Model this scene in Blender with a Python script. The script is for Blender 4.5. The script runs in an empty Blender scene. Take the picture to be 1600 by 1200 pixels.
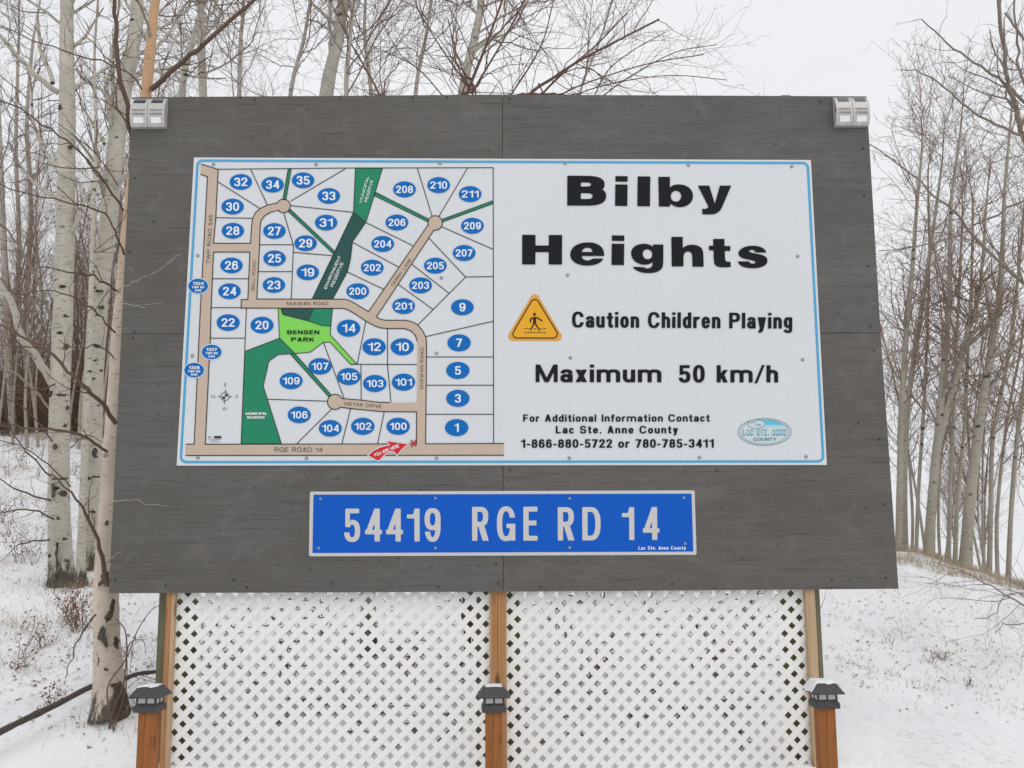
import bpy, bmesh, math, random
import numpy as np
from mathutils import Vector, Matrix
from mathutils.geometry import tessellate_polygon
S = bpy.context.scene
COL = S.collection
R = math.radians
random.seed(7)
rng = np.random.default_rng(11)

# ------------------------------------------------------------------ camera
FPX = 1555.0
CAM = np.array([0.0025, -6.129, 1.60])
PITCH, YAW, ROLL = 0.1448, 0.0087, -0.0062
_cp, _sp, _cy, _sy = math.cos(PITCH), math.sin(PITCH), math.cos(YAW), math.sin(YAW)
FW = np.array([_sy * _cp, _cy * _cp, _sp])
_r = np.array([_cy, -_sy, 0.0]); _u = np.cross(_r, FW)
RT = _r * math.cos(ROLL) + _u * math.sin(ROLL)
UP = -_r * math.sin(ROLL) + _u * math.cos(ROLL)
cd = bpy.data.cameras.new('camera'); cam = bpy.data.objects.new('camera', cd); COL.objects.link(cam)
cd.sensor_width = 36.0; cd.lens = FPX / 1600 * 36; cd.clip_start = 0.05; cd.clip_end = 2000
cam.matrix_world = Matrix(((RT[0], UP[0], -FW[0], CAM[0]), (RT[1], UP[1], -FW[1], CAM[1]),
                           (RT[2], UP[2], -FW[2], CAM[2]), (0, 0, 0, 1)))
S.camera = cam
# ------------------------------------------------------------------ light: bright overcast winter sky
SUN_EL, SUN_AZ = 52.0, -25.0            # azimuth: degrees clockwise from +y seen from above (behind the camera, to the left)
W = bpy.data.worlds.new('World'); S.world = W; W.use_nodes = True
wn, wl = W.node_tree.nodes, W.node_tree.links
bg = wn['Background']
sky = wn.new('ShaderNodeTexSky'); sky.sky_type = 'NISHITA'; sky.sun_disc = False
sky.sun_elevation = R(SUN_EL); sky.sun_rotation = R(180 + SUN_AZ); sky.dust_density = 4.0
cl = wn.new('ShaderNodeTexNoise'); cl.inputs['Scale'].default_value = 1.6; cl.inputs['Detail'].default_value = 5
cr = wn.new('ShaderNodeValToRGB')
cr.color_ramp.elements[0].position = .35; cr.color_ramp.elements[0].color = (7.65, 7.75, 8.05, 1)
cr.color_ramp.elements[1].position = .7; cr.color_ramp.elements[1].color = (8.75, 8.78, 8.95, 1)
wmix = wn.new('ShaderNodeMix'); wmix.data_type = 'RGBA'; wmix.inputs[0].default_value = 0.94
wl.new(cl.outputs[0], cr.inputs[0])
wl.new(sky.outputs[0], wmix.inputs[6]); wl.new(cr.outputs[0], wmix.inputs[7])
wl.new(wmix.outputs[2], bg.inputs[0]); bg.inputs[1].default_value = 0.10
sd = bpy.data.lights.new('sun', 'SUN'); sd.energy = 0.55; sd.angle = R(35); sd.color = (1, .97, .93)
so = bpy.data.objects.new('sun', sd); COL.objects.link(so)
_a = R(180 + SUN_AZ)
_dir = Vector((math.sin(_a) * math.cos(R(SUN_EL)), math.cos(_a) * math.cos(R(SUN_EL)), math.sin(R(SUN_EL))))
so.rotation_euler = _dir.to_track_quat('Z', 'Y').to_euler()
S.view_settings.view_transform = 'Standard'; S.view_settings.look = 'None'
S.view_settings.exposure = 0.10; S.view_settings.gamma = 1.0

# ------------------------------------------------------------------ pixel <-> place
def ray(px, py):
    px = np.asarray(px, float); py = np.asarray(py, float)
    return FW + ((px - 800) / FPX)[..., None] * RT - ((py - 600) / FPX)[..., None] * UP
def P(px, py, off=0.0):                 # point of the sign's plane (y = -off) seen at a photo pixel
    d = ray(px, py); k = (-off - CAM[1]) / d[..., 1]
    return CAM + d * k[..., None]
def at(px, py, dist):                   # point at that many metres in front of the camera
    d = ray(px, py); return CAM + d * (dist / d[..., 1])[..., None]

# ------------------------------------------------------------------ helpers
def link(o, parent=None):
    COL.objects.link(o)
    if parent is not None:
        o.parent = parent
        o.matrix_parent_inverse = Matrix.Identity(4)
        if parent.parent is not None: off = parent.parent.location + parent.location
        else: off = parent.location
        o['_off'] = 0; del o['_off']
    return o
def tag(o, label=None, cat=None, group=None, kind=None):
    if label: o['label'] = label
    if cat: o['category'] = cat
    if group: o['group'] = group
    if kind: o['kind'] = kind
    return o
ORG = {}                                # world origin of each thing (parts keep their meshes relative to it)
def thing(name, label, cat, loc=(0, 0, 0), group=None):
    o = bpy.data.objects.new(name, None); COL.objects.link(o); o.location = loc
    o.empty_display_size = .1
    ORG[o] = np.array(loc, float)
    return tag(o, label, cat, group)
def mesh(name, V, F, mat, parent=None, smooth=False, label=None, attr=None):
    """V in world coordinates; parts are stored relative to their thing"""
    V = np.asarray(V, float)
    org = ORG.get(parent, np.zeros(3)) if parent is not None else np.zeros(3)
    me = bpy.data.meshes.new(name)
    me.from_pydata((V - org).tolist(), [], [list(map(int, f)) for f in F])
    me.materials.append(mat)
    if smooth: me.polygons.foreach_set('use_smooth', [True] * len(me.polygons))
    if attr is not None:
        a = me.attributes.new('rad', 'FLOAT', 'POINT'); a.data.foreach_set('value', np.asarray(attr, 'f'))
    me.update()
    o = bpy.data.objects.new(name, me); COL.objects.link(o)
    if parent is not None:
        o.parent = parent; ORG[o] = org
    else: ORG[o] = org
    if label: o['label'] = label
    return o
def fast_mesh(name, V, F4, mat, parent=None, smooth=True, attr=None):
    V = np.asarray(V, 'f'); F4 = np.asarray(F4, 'i')
    org = ORG.get(parent, np.zeros(3)) if parent is not None else np.zeros(3)
    V = (V - org).astype('f')
    k = F4.shape[1]
    me = bpy.data.meshes.new(name)
    me.vertices.add(len(V)); me.vertices.foreach_set('co', V.ravel())
    me.loops.add(F4.size); me.loops.foreach_set('vertex_index', F4.ravel())
    me.polygons.add(len(F4)); me.polygons.foreach_set('loop_start', np.arange(0, F4.size, k, dtype='i'))
    me.polygons.foreach_set('loop_total', np.full(len(F4), k, 'i'))
    me.polygons.foreach_set('use_smooth', np.full(len(F4), smooth))
    if attr is not None:
        a = me.attributes.new('rad', 'FLOAT', 'POINT'); a.data.foreach_set('value', np.asarray(attr, 'f'))
    me.materials.append(mat); me.update(calc_edges=True)
    o = bpy.data.objects.new(name, me); COL.objects.link(o)
    if parent is not None: o.parent = parent; ORG[o] = org
    return o
def boxvf(x0, x1, y0, y1, z0, z1):
    V = [(x, y, z) for x in (x0, x1) for y in (y0, y1) for z in (z0, z1)]
    F = [(0, 1, 3, 2), (4, 6, 7, 5), (0, 4, 5, 1), (2, 3, 7, 6), (0, 2, 6, 4), (1, 5, 7, 3)]
    return V, F
class MB:
    def __init__(s): s.V = []; s.F = []
    def add(s, V, F):
        n = len(s.V); s.V += [tuple(map(float, v)) for v in V]; s.F += [tuple(i + n for i in f) for f in F]
    def box(s, *a): s.add(*boxvf(*a)); return s
    def build(s, name, mat, parent=None, smooth=False, bevel=0, label=None):
        o = mesh(name, s.V, s.F, mat, parent, smooth, label)
        if bevel:
            b = o.modifiers.new('bevel', 'BEVEL'); b.width = bevel; b.segments = 2; b.limit_method = 'ANGLE'
        return o
def prism(pts, y0, y1):                 # polygon in (x,z), front y0, back y1
    n = len(pts)
    V = [(x, y0, z) for x, z in pts] + [(x, y1, z) for x, z in pts]
    F = [tuple(range(n)), tuple(range(2 * n - 1, n - 1, -1))]
    F += [(i, i + n, (i + 1) % n + n, (i + 1) % n) for i in range(n)]
    return V, F

# ------------------------------------------------------------------ materials
def mat(name, col=(.5, .5, .5), rough=.6, spec=.3, metal=0.0):
    m = bpy.data.materials.new(name); m.use_nodes = True
    b = m.node_tree.nodes['Principled BSDF']
    b.inputs['Base Color'].default_value = (*col, 1); b.inputs['Roughness'].default_value = rough
    b.inputs['Metallic'].default_value = metal
    b.inputs['Specular IOR Level'].default_value = spec
    return m
class NT:
    def __init__(s, m): s.m = m; s.n = m.node_tree.nodes; s.l = m.node_tree.links; s.b = s.n['Principled BSDF']
    def coord(s, scale=(1, 1, 1), kind='Object', rot=(0, 0, 0)):
        t = s.n.new('ShaderNodeTexCoord'); q = s.n.new('ShaderNodeMapping')
        q.inputs['Scale'].default_value = scale; q.inputs['Rotation'].default_value = rot
        s.l.new(t.outputs[kind], q.inputs[0]); return q.outputs[0]
    def noise(s, vec, scale, detail=4, rough=.55, dist=0):
        t = s.n.new('ShaderNodeTexNoise'); s.l.new(vec, t.inputs[0])
        t.inputs['Scale'].default_value = scale; t.inputs['Detail'].default_value = detail
        t.inputs['Roughness'].default_value = rough; t.inputs['Distortion'].default_value = dist
        return t.outputs[0]
    def voro(s, vec, scale, feature='F1', rnd=1.0, dims='3D'):
        t = s.n.new('ShaderNodeTexVoronoi'); t.feature = feature; t.voronoi_dimensions = dims; s.l.new(vec, t.inputs[0])
        t.inputs['Scale'].default_value = scale; t.inputs['Randomness'].default_value = rnd; return t.outputs['Distance']
    def ramp(s, v, a, b, ca=(0, 0, 0), cb=(1, 1, 1)):
        t = s.n.new('ShaderNodeValToRGB'); e = t.color_ramp.elements
        e[0].position = a; e[1].position = b; e[0].color = (*ca, 1); e[1].color = (*cb, 1)
        s.l.new(v, t.inputs[0]); return t.outputs[0]
    def mix(s, f, a, b, mode='MIX'):
        t = s.n.new('ShaderNodeMix'); t.data_type = 'RGBA'; t.blend_type = mode
        for i, v in ((0, f), (6, a), (7, b)):
            if hasattr(v, 'links'): s.l.new(v, t.inputs[i])
            elif i == 0: t.inputs[0].default_value = v
            else: t.inputs[i].default_value = (*v, 1)
        return t.outputs[2]
    def math(s, op, a, b=0.0, c=None):
        t = s.n.new('ShaderNodeMath'); t.operation = op
        for i, v in enumerate((a, b) if c is None else (a, b, c)):
            if hasattr(v, 'links'): s.l.new(v, t.inputs[i])
            else: t.inputs[i].default_value = v
        return t.outputs[0]
    def attr(s, name):
        t = s.n.new('ShaderNodeAttribute'); t.attribute_name = name; return t.outputs['Fac']
    def sep(s, v, i):
        t = s.n.new('ShaderNodeSeparateXYZ'); s.l.new(v, t.inputs[0]); return t.outputs[i]
    def bump(s, h, strength=.3, dist=.01):
        t = s.n.new('ShaderNodeBump'); t.inputs['Strength'].default_value = strength; t.inputs['Distance'].default_value = dist
        s.l.new(h, t.inputs['Height']); s.l.new(t.outputs[0], s.b.inputs['Normal'])
    def color(s, c): s.l.new(c, s.b.inputs['Base Color'])

def ply_mat(name, seed, base):
    m = mat(name, base, .8, .2); q = NT(m)
    v = q.coord((1, 1, 1)); off = q.n.new('ShaderNodeVectorMath'); off.operation = 'ADD'
    off.inputs[1].default_value = (seed * 3.7, seed * 1.3, seed * 2.1); q.l.new(v, off.inputs[0]); v = off.outputs[0]
    def sc(x, y, z):
        t = q.n.new('ShaderNodeVectorMath'); t.operation = 'MULTIPLY'; t.inputs[1].default_value = (x, y, z)
        q.l.new(v, t.inputs[0]); return t.outputs[0]
    big = q.noise(sc(.9, 1, 2.2), 1.2, 4, .6)
    gr = q.noise(sc(1.0, 1, 22), 2.6, 7, .72, .5)
    blotch = q.noise(sc(2.6, 1, 3.4), 1.9, 5, .7, .8)
    c0 = q.math('MULTIPLY', q.ramp(blotch, .52, .68), .40)
    fine = q.noise(sc(4, 1, 120), 2.0, 4, .6)
    d = tuple(c * .80 for c in base); l = tuple(min(1, c * 1.18) for c in base)
    c = q.mix(q.ramp(gr, .28, .72), d, l)
    c = q.mix(q.math('MULTIPLY', q.ramp(big, .40, .62), .55), c, tuple(x * y for x, y in zip(base, (.80, .78, .74))))
    c = q.mix(c0, c, tuple(min(1, x * 1.38) for x in base))
    crack = q.ramp(q.noise(sc(.55, 1, 42), 3.0, 3, .5, .2), .665, .71)
    c = q.mix(q.math('MULTIPLY', crack, .65), c, tuple(x * .33 for x in base))
    pale = q.ramp(q.noise(sc(1.5, 1, 60), 2.2, 3, .5, .5), .66, .75)
    c = q.mix(q.math('MULTIPLY', pale, .30), c, tuple(min(1, x * 1.9) for x in base))
    kx = q.n.new('ShaderNodeCombineXYZ'); ks = sc(1.5, 1, 2.3)
    wn_ = q.math('MULTIPLY', q.math('SUBTRACT', q.noise(sc(6, 1, 9), 2.0, 3), .5), .10)
    q.l.new(q.math('ADD', q.sep(ks, 0), wn_), kx.inputs[0]); q.l.new(q.math('ADD', q.sep(ks, 2), wn_), kx.inputs[1])
    kn = q.voro(kx.outputs[0], 2.1, dims='2D')                            # knots
    c = q.mix(q.math('MULTIPLY', q.ramp(kn, .022, .060, (1, 1, 1), (0, 0, 0)), .55), c, tuple(x * .55 for x in base))
    rings = q.math('MULTIPLY', q.ramp(kn, .05, .17, (1, 1, 1), (0, 0, 0)), q.math('SINE', q.math('MULTIPLY', kn, 120)))
    c = q.mix(q.math('MULTIPLY', q.math('MAXIMUM', rings, 0.0), .10), c, tuple(x * 1.6 for x in base))
    q.color(c)
    h = q.math('ADD', q.math('MULTIPLY', gr, .6), q.math('ADD', q.math('MULTIPLY', fine, .4), q.math('MULTIPLY', crack, -1.2)))
    q.bump(h, .35, .004)
    return m
PLY = [ply_mat('grey stained plywood %s' % n, s, b) for n, s, b in
       (('a', 1, (.133, .1265, .117)), ('b', 2, (.131, .126, .119)), ('c', 3, (.126, .120, .111)), ('d', 5, (.130, .123, .112)))]

def wood_mat(name, base, dark, axis='z', rough=.75):
    m = mat(name, base, rough, .25); q = NT(m)
    sc = {'z': (14, 14, .7), 'x': (.7, 14, 14)}[axis]
    g = q.noise(q.coord(sc), 2.2, 6, .65, .6)
    st = q.noise(q.coord(tuple(c * .35 for c in sc)), 1.7, 3, .5, .4)
    c = q.mix(q.ramp(g, .32, .68), dark, base)
    c = q.mix(q.math('MULTIPLY', q.ramp(st, .48, .66), .5), c, tuple(x * .55 for x in base))
    kn = q.voro(q.coord((8, 8, 2.4)), 1.0)
    c = q.mix(q.math('MULTIPLY', q.ramp(kn, .10, .19, (1, 1, 1), (0, 0, 0)), .8), c, tuple(x * .35 for x in dark))
    q.color(c); q.bump(g, .25, .004); return m
CEDAR = wood_mat('orange cedar', (.38, .150, .048), (.19, .062, .020))
BATTEN = wood_mat('tan fir', (.50, .27, .125), (.33, .15, .06))
BATTEN_PALE = wood_mat('weathered fir', (.56, .42, .28), (.40, .25, .13))
POLE = wood_mat('green treated pole', (.175, .165, .095), (.10, .090, .05))
VINYL = mat('white lattice vinyl', (.85, .84, .81), .45, .3)
def sign_white(name, col):
    m = mat(name, col, .38, .35); q = NT(m)
    n = q.noise(q.coord((1, 1, 1)), 1.3, 5, .6); st = q.noise(q.coord((9, 1, .8)), 1.5, 4, .6)
    c = q.mix(q.math('MULTIPLY', q.ramp(n, .4, .75), .14), col, tuple(x * .8 for x in col))
    c = q.mix(q.math('MULTIPLY', q.ramp(st, .52, .8), .16), c, tuple(x * .72 for x in col)); q.color(c); return m
M_WHITE = sign_white('white sign face', (.680, .706, .722))
M_EDGE = mat('cut sign edge', (.72, .69, .66), .6)
M_INK = mat('black vinyl ink', (.010, .011, .013), .5, .15)
M_LINE = mat('map line ink', (.030, .027, .025), .5, .3)
M_TXT = mat('grey brown map lettering', (.06, .045, .035), .5)
M_TAN = mat('tan road vinyl', (.55, .44, .345), .5)
M_GREEN = mat('green reserve vinyl', (.012, .235, .118), .45)
M_DKGREEN = mat('dark green reserve vinyl', (.018, .085, .072), .45)
M_LIME = mat('lime park vinyl', (.215, .66, .100), .45)
M_BORDER = mat('light blue border vinyl', (.085, .375, .62), .45)
M_OVAL = mat('blue marker vinyl', (.005, .148, .48), .5, .15)
M_LETW = mat('white vinyl lettering', (.80, .82, .84), .45)
M_RED = mat('red vinyl', (.60, .018, .022), .45)
M_XRED = mat('dark red vinyl', (.42, .04, .04), .45)
M_AMBER = mat('amber vinyl', (.80, .395, .018), .45)
M_AMBERD = mat('amber rim vinyl', (.72, .36, .06), .45)
M_BROWNK = mat('brown black pictogram ink', (.030, .012, .006), .5)
M_CYAN = mat('cyan print', (.13, .52, .74), .45); M_CYAN2 = mat('pale cyan print', (.42, .65, .76), .45)
M_TEAL = mat('teal grey print', (.13, .27, .32), .45); M_LOGOW = mat('pale grey print', (.60, .68, .69), .45)
M_BLUE = mat('reflective blue sheeting', (.002, .100, .52), .45, .18)
M_SILVER = mat('reflective grey sheeting', (.58, .57, .56), .35, .4)
M_SCREW = mat('galvanised screw', (.34, .35, .36), .5, .5, .55)
M_NAIL = mat('dark nail head', (.025, .022, .02), .6)
def steel(name, col, rough, metal):
    m = mat(name, col, rough, .5, metal); q = NT(m); n = q.noise(q.coord((1, 1, 1)), 40, 3)
    q.color(q.mix(q.ramp(n, .35, .7), tuple(c * .8 for c in col), col)); return m
M_STEEL = steel('brushed light housing', (.60, .585, .56), .42, .25)
M_RIB = steel('louvre shade', (.33, .30, .26), .5, .2)
M_CELL = mat('dark solar cell', (.018, .020, .035), .15, .6)
M_LENS = mat('white frosted lens', (.86, .87, .85), .3)
M_GASKET = mat('dark gasket', (.03, .035, .03), .6)
def speckle(name, col):
    m = mat(name, col, .6, .4); q = NT(m); n = q.noise(q.coord((1, 1, 1)), 60, 4)
    q.color(q.mix(q.ramp(n, .4, .7), tuple(c * .75 for c in col), tuple(c * 1.25 for c in col))); return m
M_CAP = speckle('charcoal cap plastic', (.062, .061, .063))
M_PANE = mat('clear ribbed pane', (.50, .50, .46), .18, .6)

def snow_mat(name, litter=True):
    m = mat(name, (.86, .86, .875), .75, .25); q = NT(m)
    v = q.coord((1, 1, 1))
    base = q.mix(q.ramp(q.noise(v, .8, 5, .6), .35, .7), (.80, .805, .83), (.90, .90, .905))
    h = q.math('ADD', q.noise(v, 2.2, 6, .6), q.math('MULTIPLY', q.noise(v, 22, 4, .6), .25))
    if litter:
        big = q.ramp(q.noise(v, .55, 5, .65), .46, .62)              # patches of straw showing through thin snow
        st = q.ramp(q.noise(q.coord((1, 1, 1), rot=(0, 0, .6)), 16, 6, .75, .4), .50, .66)
        c = q.mix(q.math('MULTIPLY', q.math('MULTIPLY', big, st), .55), base, (.40, .32, .22))
        sp = q.ramp(q.noise(v, 30, 4, .65), .665, .73); sp2 = q.ramp(q.noise(v, 2.0, 3, .6), .44, .62)
        c = q.mix(q.math('MULTIPLY', q.math('MULTIPLY', sp, sp2), .60), c, (.17, .115, .075))
        base = c
    q.color(base); q.bump(h, .5, .06); return m
M_SNOW = snow_mat('thin snow over grass'); M_SNOWCAP = snow_mat('fresh snow', False)

def bark_mat(name, pale, twig, marks=1.0, dark_base=.5, hi=None):
    """pale bark with dark lenticels and eye scars; thin shoots (small 'rad') are brown"""
    m = mat(name, pale, .85, .15); q = NT(m)
    rad = q.attr('rad'); o = q.coord((1, 1, 1)); z = q.sep(o, 2)
    n = q.noise(q.coord((1, 1, .5)), 5, 5, .6)
    c = q.mix(q.ramp(n, .3, .72), tuple(x * .74 for x in pale), pale)
    if hi is not None:
        c = q.mix(q.ramp(q.math('MULTIPLY', z, .2), .50, .80), c, hi)
    blot = q.ramp(q.noise(q.coord((1.5, 1.5, 4)), 4, 4, .6), .58, .72)
    c = q.mix(q.math('MULTIPLY', blot, .40), c, tuple(x * .52 for x in pale))
    le = q.ramp(q.noise(q.coord((7, 7, 42)), 2.0, 3, .6), .60, .67)
    c = q.mix(q.math('MULTIPLY', le, .75 * marks), c, (.05, .042, .035))
    eye = q.ramp(q.voro(q.coord((4.2, 4.2, 8.5)), 1.0), .13, .22, (1, 1, 1), (0, 0, 0))
    eye = q.math('MULTIPLY', eye, q.ramp(q.noise(q.coord((2, 2, 2)), 3.2, 2), .44, .52))
    c = q.mix(q.math('MULTIPLY', eye, .95 * marks), c, (.022, .018, .015))
    # furrowed dark bark at the foot
    fz = q.math('MULTIPLY_ADD', z, -1.0 / dark_base, 1.08)
    fn = q.noise(q.coord((7, 7, 2)), 3, 6, .7)
    foot = q.ramp(q.math('MULTIPLY', q.math('ADD', fz, 0.0), q.math('MULTIPLY_ADD', fn, 2.2, -.35)), .40, .62)
    c = q.mix(q.math('MULTIPLY', foot, .9), c, (.055, .045, .033))
    t = q.ramp(q.math('MULTIPLY', rad, 30.0), .16, .52, (1, 1, 1), (0, 0, 0))
    tn = q.mix(q.ramp(q.noise(o, 3, 3), .3, .7), tuple(x * .7 for x in twig), twig)
    q.color(q.mix(t, c, tn)); q.bump(q.math('ADD', fn, le), .4, .006); return m
BK_ASPEN = bark_mat('aspen bark', (.58, .54, .46), (.165, .115, .090))
BK_BIRCH = bark_mat('birch bark', (.68, .585, .475), (.085, .058, .045), .55, .30, (.56, .36, .21))
BK_GREY = bark_mat('grey aspen bark', (.49, .455, .395), (.21, .150, .118), .8, .6)
BK_CREST = bark_mat('crest aspen bark', (.42, .385, .32), (.30, .215, .168), .9, .07)
BK_SAP = bark_mat('sapling bark', (.42, .37, .305), (.30, .215, .168), .7, .08)
BK_BRUSH = bark_mat('tan brush bark', (.27, .19, .142), (.26, .18, .135), .2, .1)
BK_SHRUB = bark_mat('brown shrub bark', (.20, .125, .10), (.19, .12, .095), .2, .1)
M_LOG = speckle('dark dead wood', (.075, .060, .050))
M_STRAW = mat('dry straw', (.44, .37, .27), .9, .1)
M_RUST = mat('rusty dry leaf', (.21, .110, .075), .9, .1)
M_LITTER = mat('brown leaf litter', (.19, .125, .080), .9, .1)

# ------------------------------------------------------------------ terrain
CTRL = [np.array(p, float) for p in (
    (-4, -3.5, .02), (0, -3.5, 0), (4, -3.5, 0), (-6, -9, .05), (0, -9, 0), (6, -9, 0), (-2.2, -.25, .10), (0, -.2, .09), (2.2, -.25, .09),
    (0, 2, .50), (0, 6, 1.35), (0, 16, 2.6), (3, 12, 1.5), (-4, 18, 3.4),
    (6, 11, .75), (9, 11, .05), (8, 20, -1.2), (15, 20, -2.2), (2, 20, 1.2), (-16, 4, 2.0), (-16, 20, 4.0), (-10, 26, 4.0), (12, 2, .2), (12, 6, .3))]
for px, py, d in ((172, 1112, 6.7), (0, 1150, 6.9), (97, 912, 10.8), (125, 922, 10.5), (148, 886, 11.4), (-40, 890, 11.2), (50, 673, 24), (-60, 676, 24), (160, 669, 24),
                  (1403, 869, 12.2), (1500, 885, 12.4), (1600, 918, 12.4), (1350, 950, 9.6), (1300, 1060, 7.4), (1600, 1125, 7.2), (1600, 1005, 9.2)):
    CTRL.append(at(px, py, d))
CTRL = np.array(CTRL)
def _k(r): return np.where(r > 0, r * r * np.log(r + 1e-9), 0)
_n = len(CTRL); _A = np.zeros((_n + 3, _n + 3))
_A[:_n, :_n] = _k(np.linalg.norm(CTRL[:, None, :2] - CTRL[None, :, :2], axis=2)) + np.eye(_n) * .02
_A[:_n, _n] = 1; _A[:_n, _n + 1:] = CTRL[:, :2]; _A[_n, :_n] = 1; _A[_n + 1:, :_n] = CTRL[:, :2].T
_w = np.linalg.solve(_A, np.concatenate([CTRL[:, 2], [0, 0, 0]]))
DENTS = [(k_ * math.cos(t_), k_ * math.sin(t_), p_, .020 / k_ ** .75) for k_, t_, p_ in zip(rng.uniform(5, 17, 12), rng.uniform(0, 6.28, 12), rng.uniform(0, 6.28, 12))]
def ground(x, y):
    x = np.atleast_1d(np.asarray(x, float)); y = np.atleast_1d(np.asarray(y, float))
    xc = np.clip(x, -17, 15); yc = np.clip(y, -9, 25)
    r = np.hypot(xc[:, None] - CTRL[None, :, 0], yc[:, None] - CTRL[None, :, 1])
    z = _k(r) @ _w[:_n] + _w[_n] + xc * _w[_n + 1] + yc * _w[_n + 2]
    out = np.hypot(x - xc, y - yc)
    z = z - np.where((x > -2) & (y > 0), out * .06, 0) * np.clip((x + 2) / 10, 0, 1)
    z = np.maximum(z, -9)
    bump = .02 * np.sin(x * 3.1 + 1.3 * np.sin(y * 1.7)) + .018 * np.sin(y * 4.3 + x * 1.1) + .012 * np.sin(x * 7.7 - y * 5.1)
    for a_, b_, c_, d_ in DENTS: bump = bump + d_ * np.sin(a_ * x + b_ * y + c_ + .8 * np.sin(b_ * x * .4 - a_ * y * .4))
    return z + bump * np.clip((y + 3) / 3, 0.3, 1) * np.exp(-out * .05)
def gz(x, y): return float(ground(x, y)[0])
def axis(lo, hi, step, far):
    a = list(np.arange(lo, hi + 1e-6, step)); s = step; v = hi
    while v < far: s *= 1.35; v += s; a.append(v)
    s = step; v = lo; b = []
    while v > -far: s *= 1.35; v -= s; b.append(v)
    return np.array(b[::-1] + a)
gx = axis(-13, 12, .10, 600); gy = axis(-1.0, 25, .10, 600)
XX, YY = np.meshgrid(gx, gy); ZZ = ground(XX.ravel(), YY.ravel())
nx = len(gx); idx = np.arange(XX.size).reshape(XX.shape)
F4 = np.stack([idx[:-1, :-1], idx[:-1, 1:], idx[1:, 1:], idx[1:, :-1]], -1).reshape(-1, 4)
g = fast_mesh('ground', np.stack([XX.ravel(), YY.ravel(), ZZ], 1), F4, M_SNOW); tag(g, kind='structure')

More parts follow.
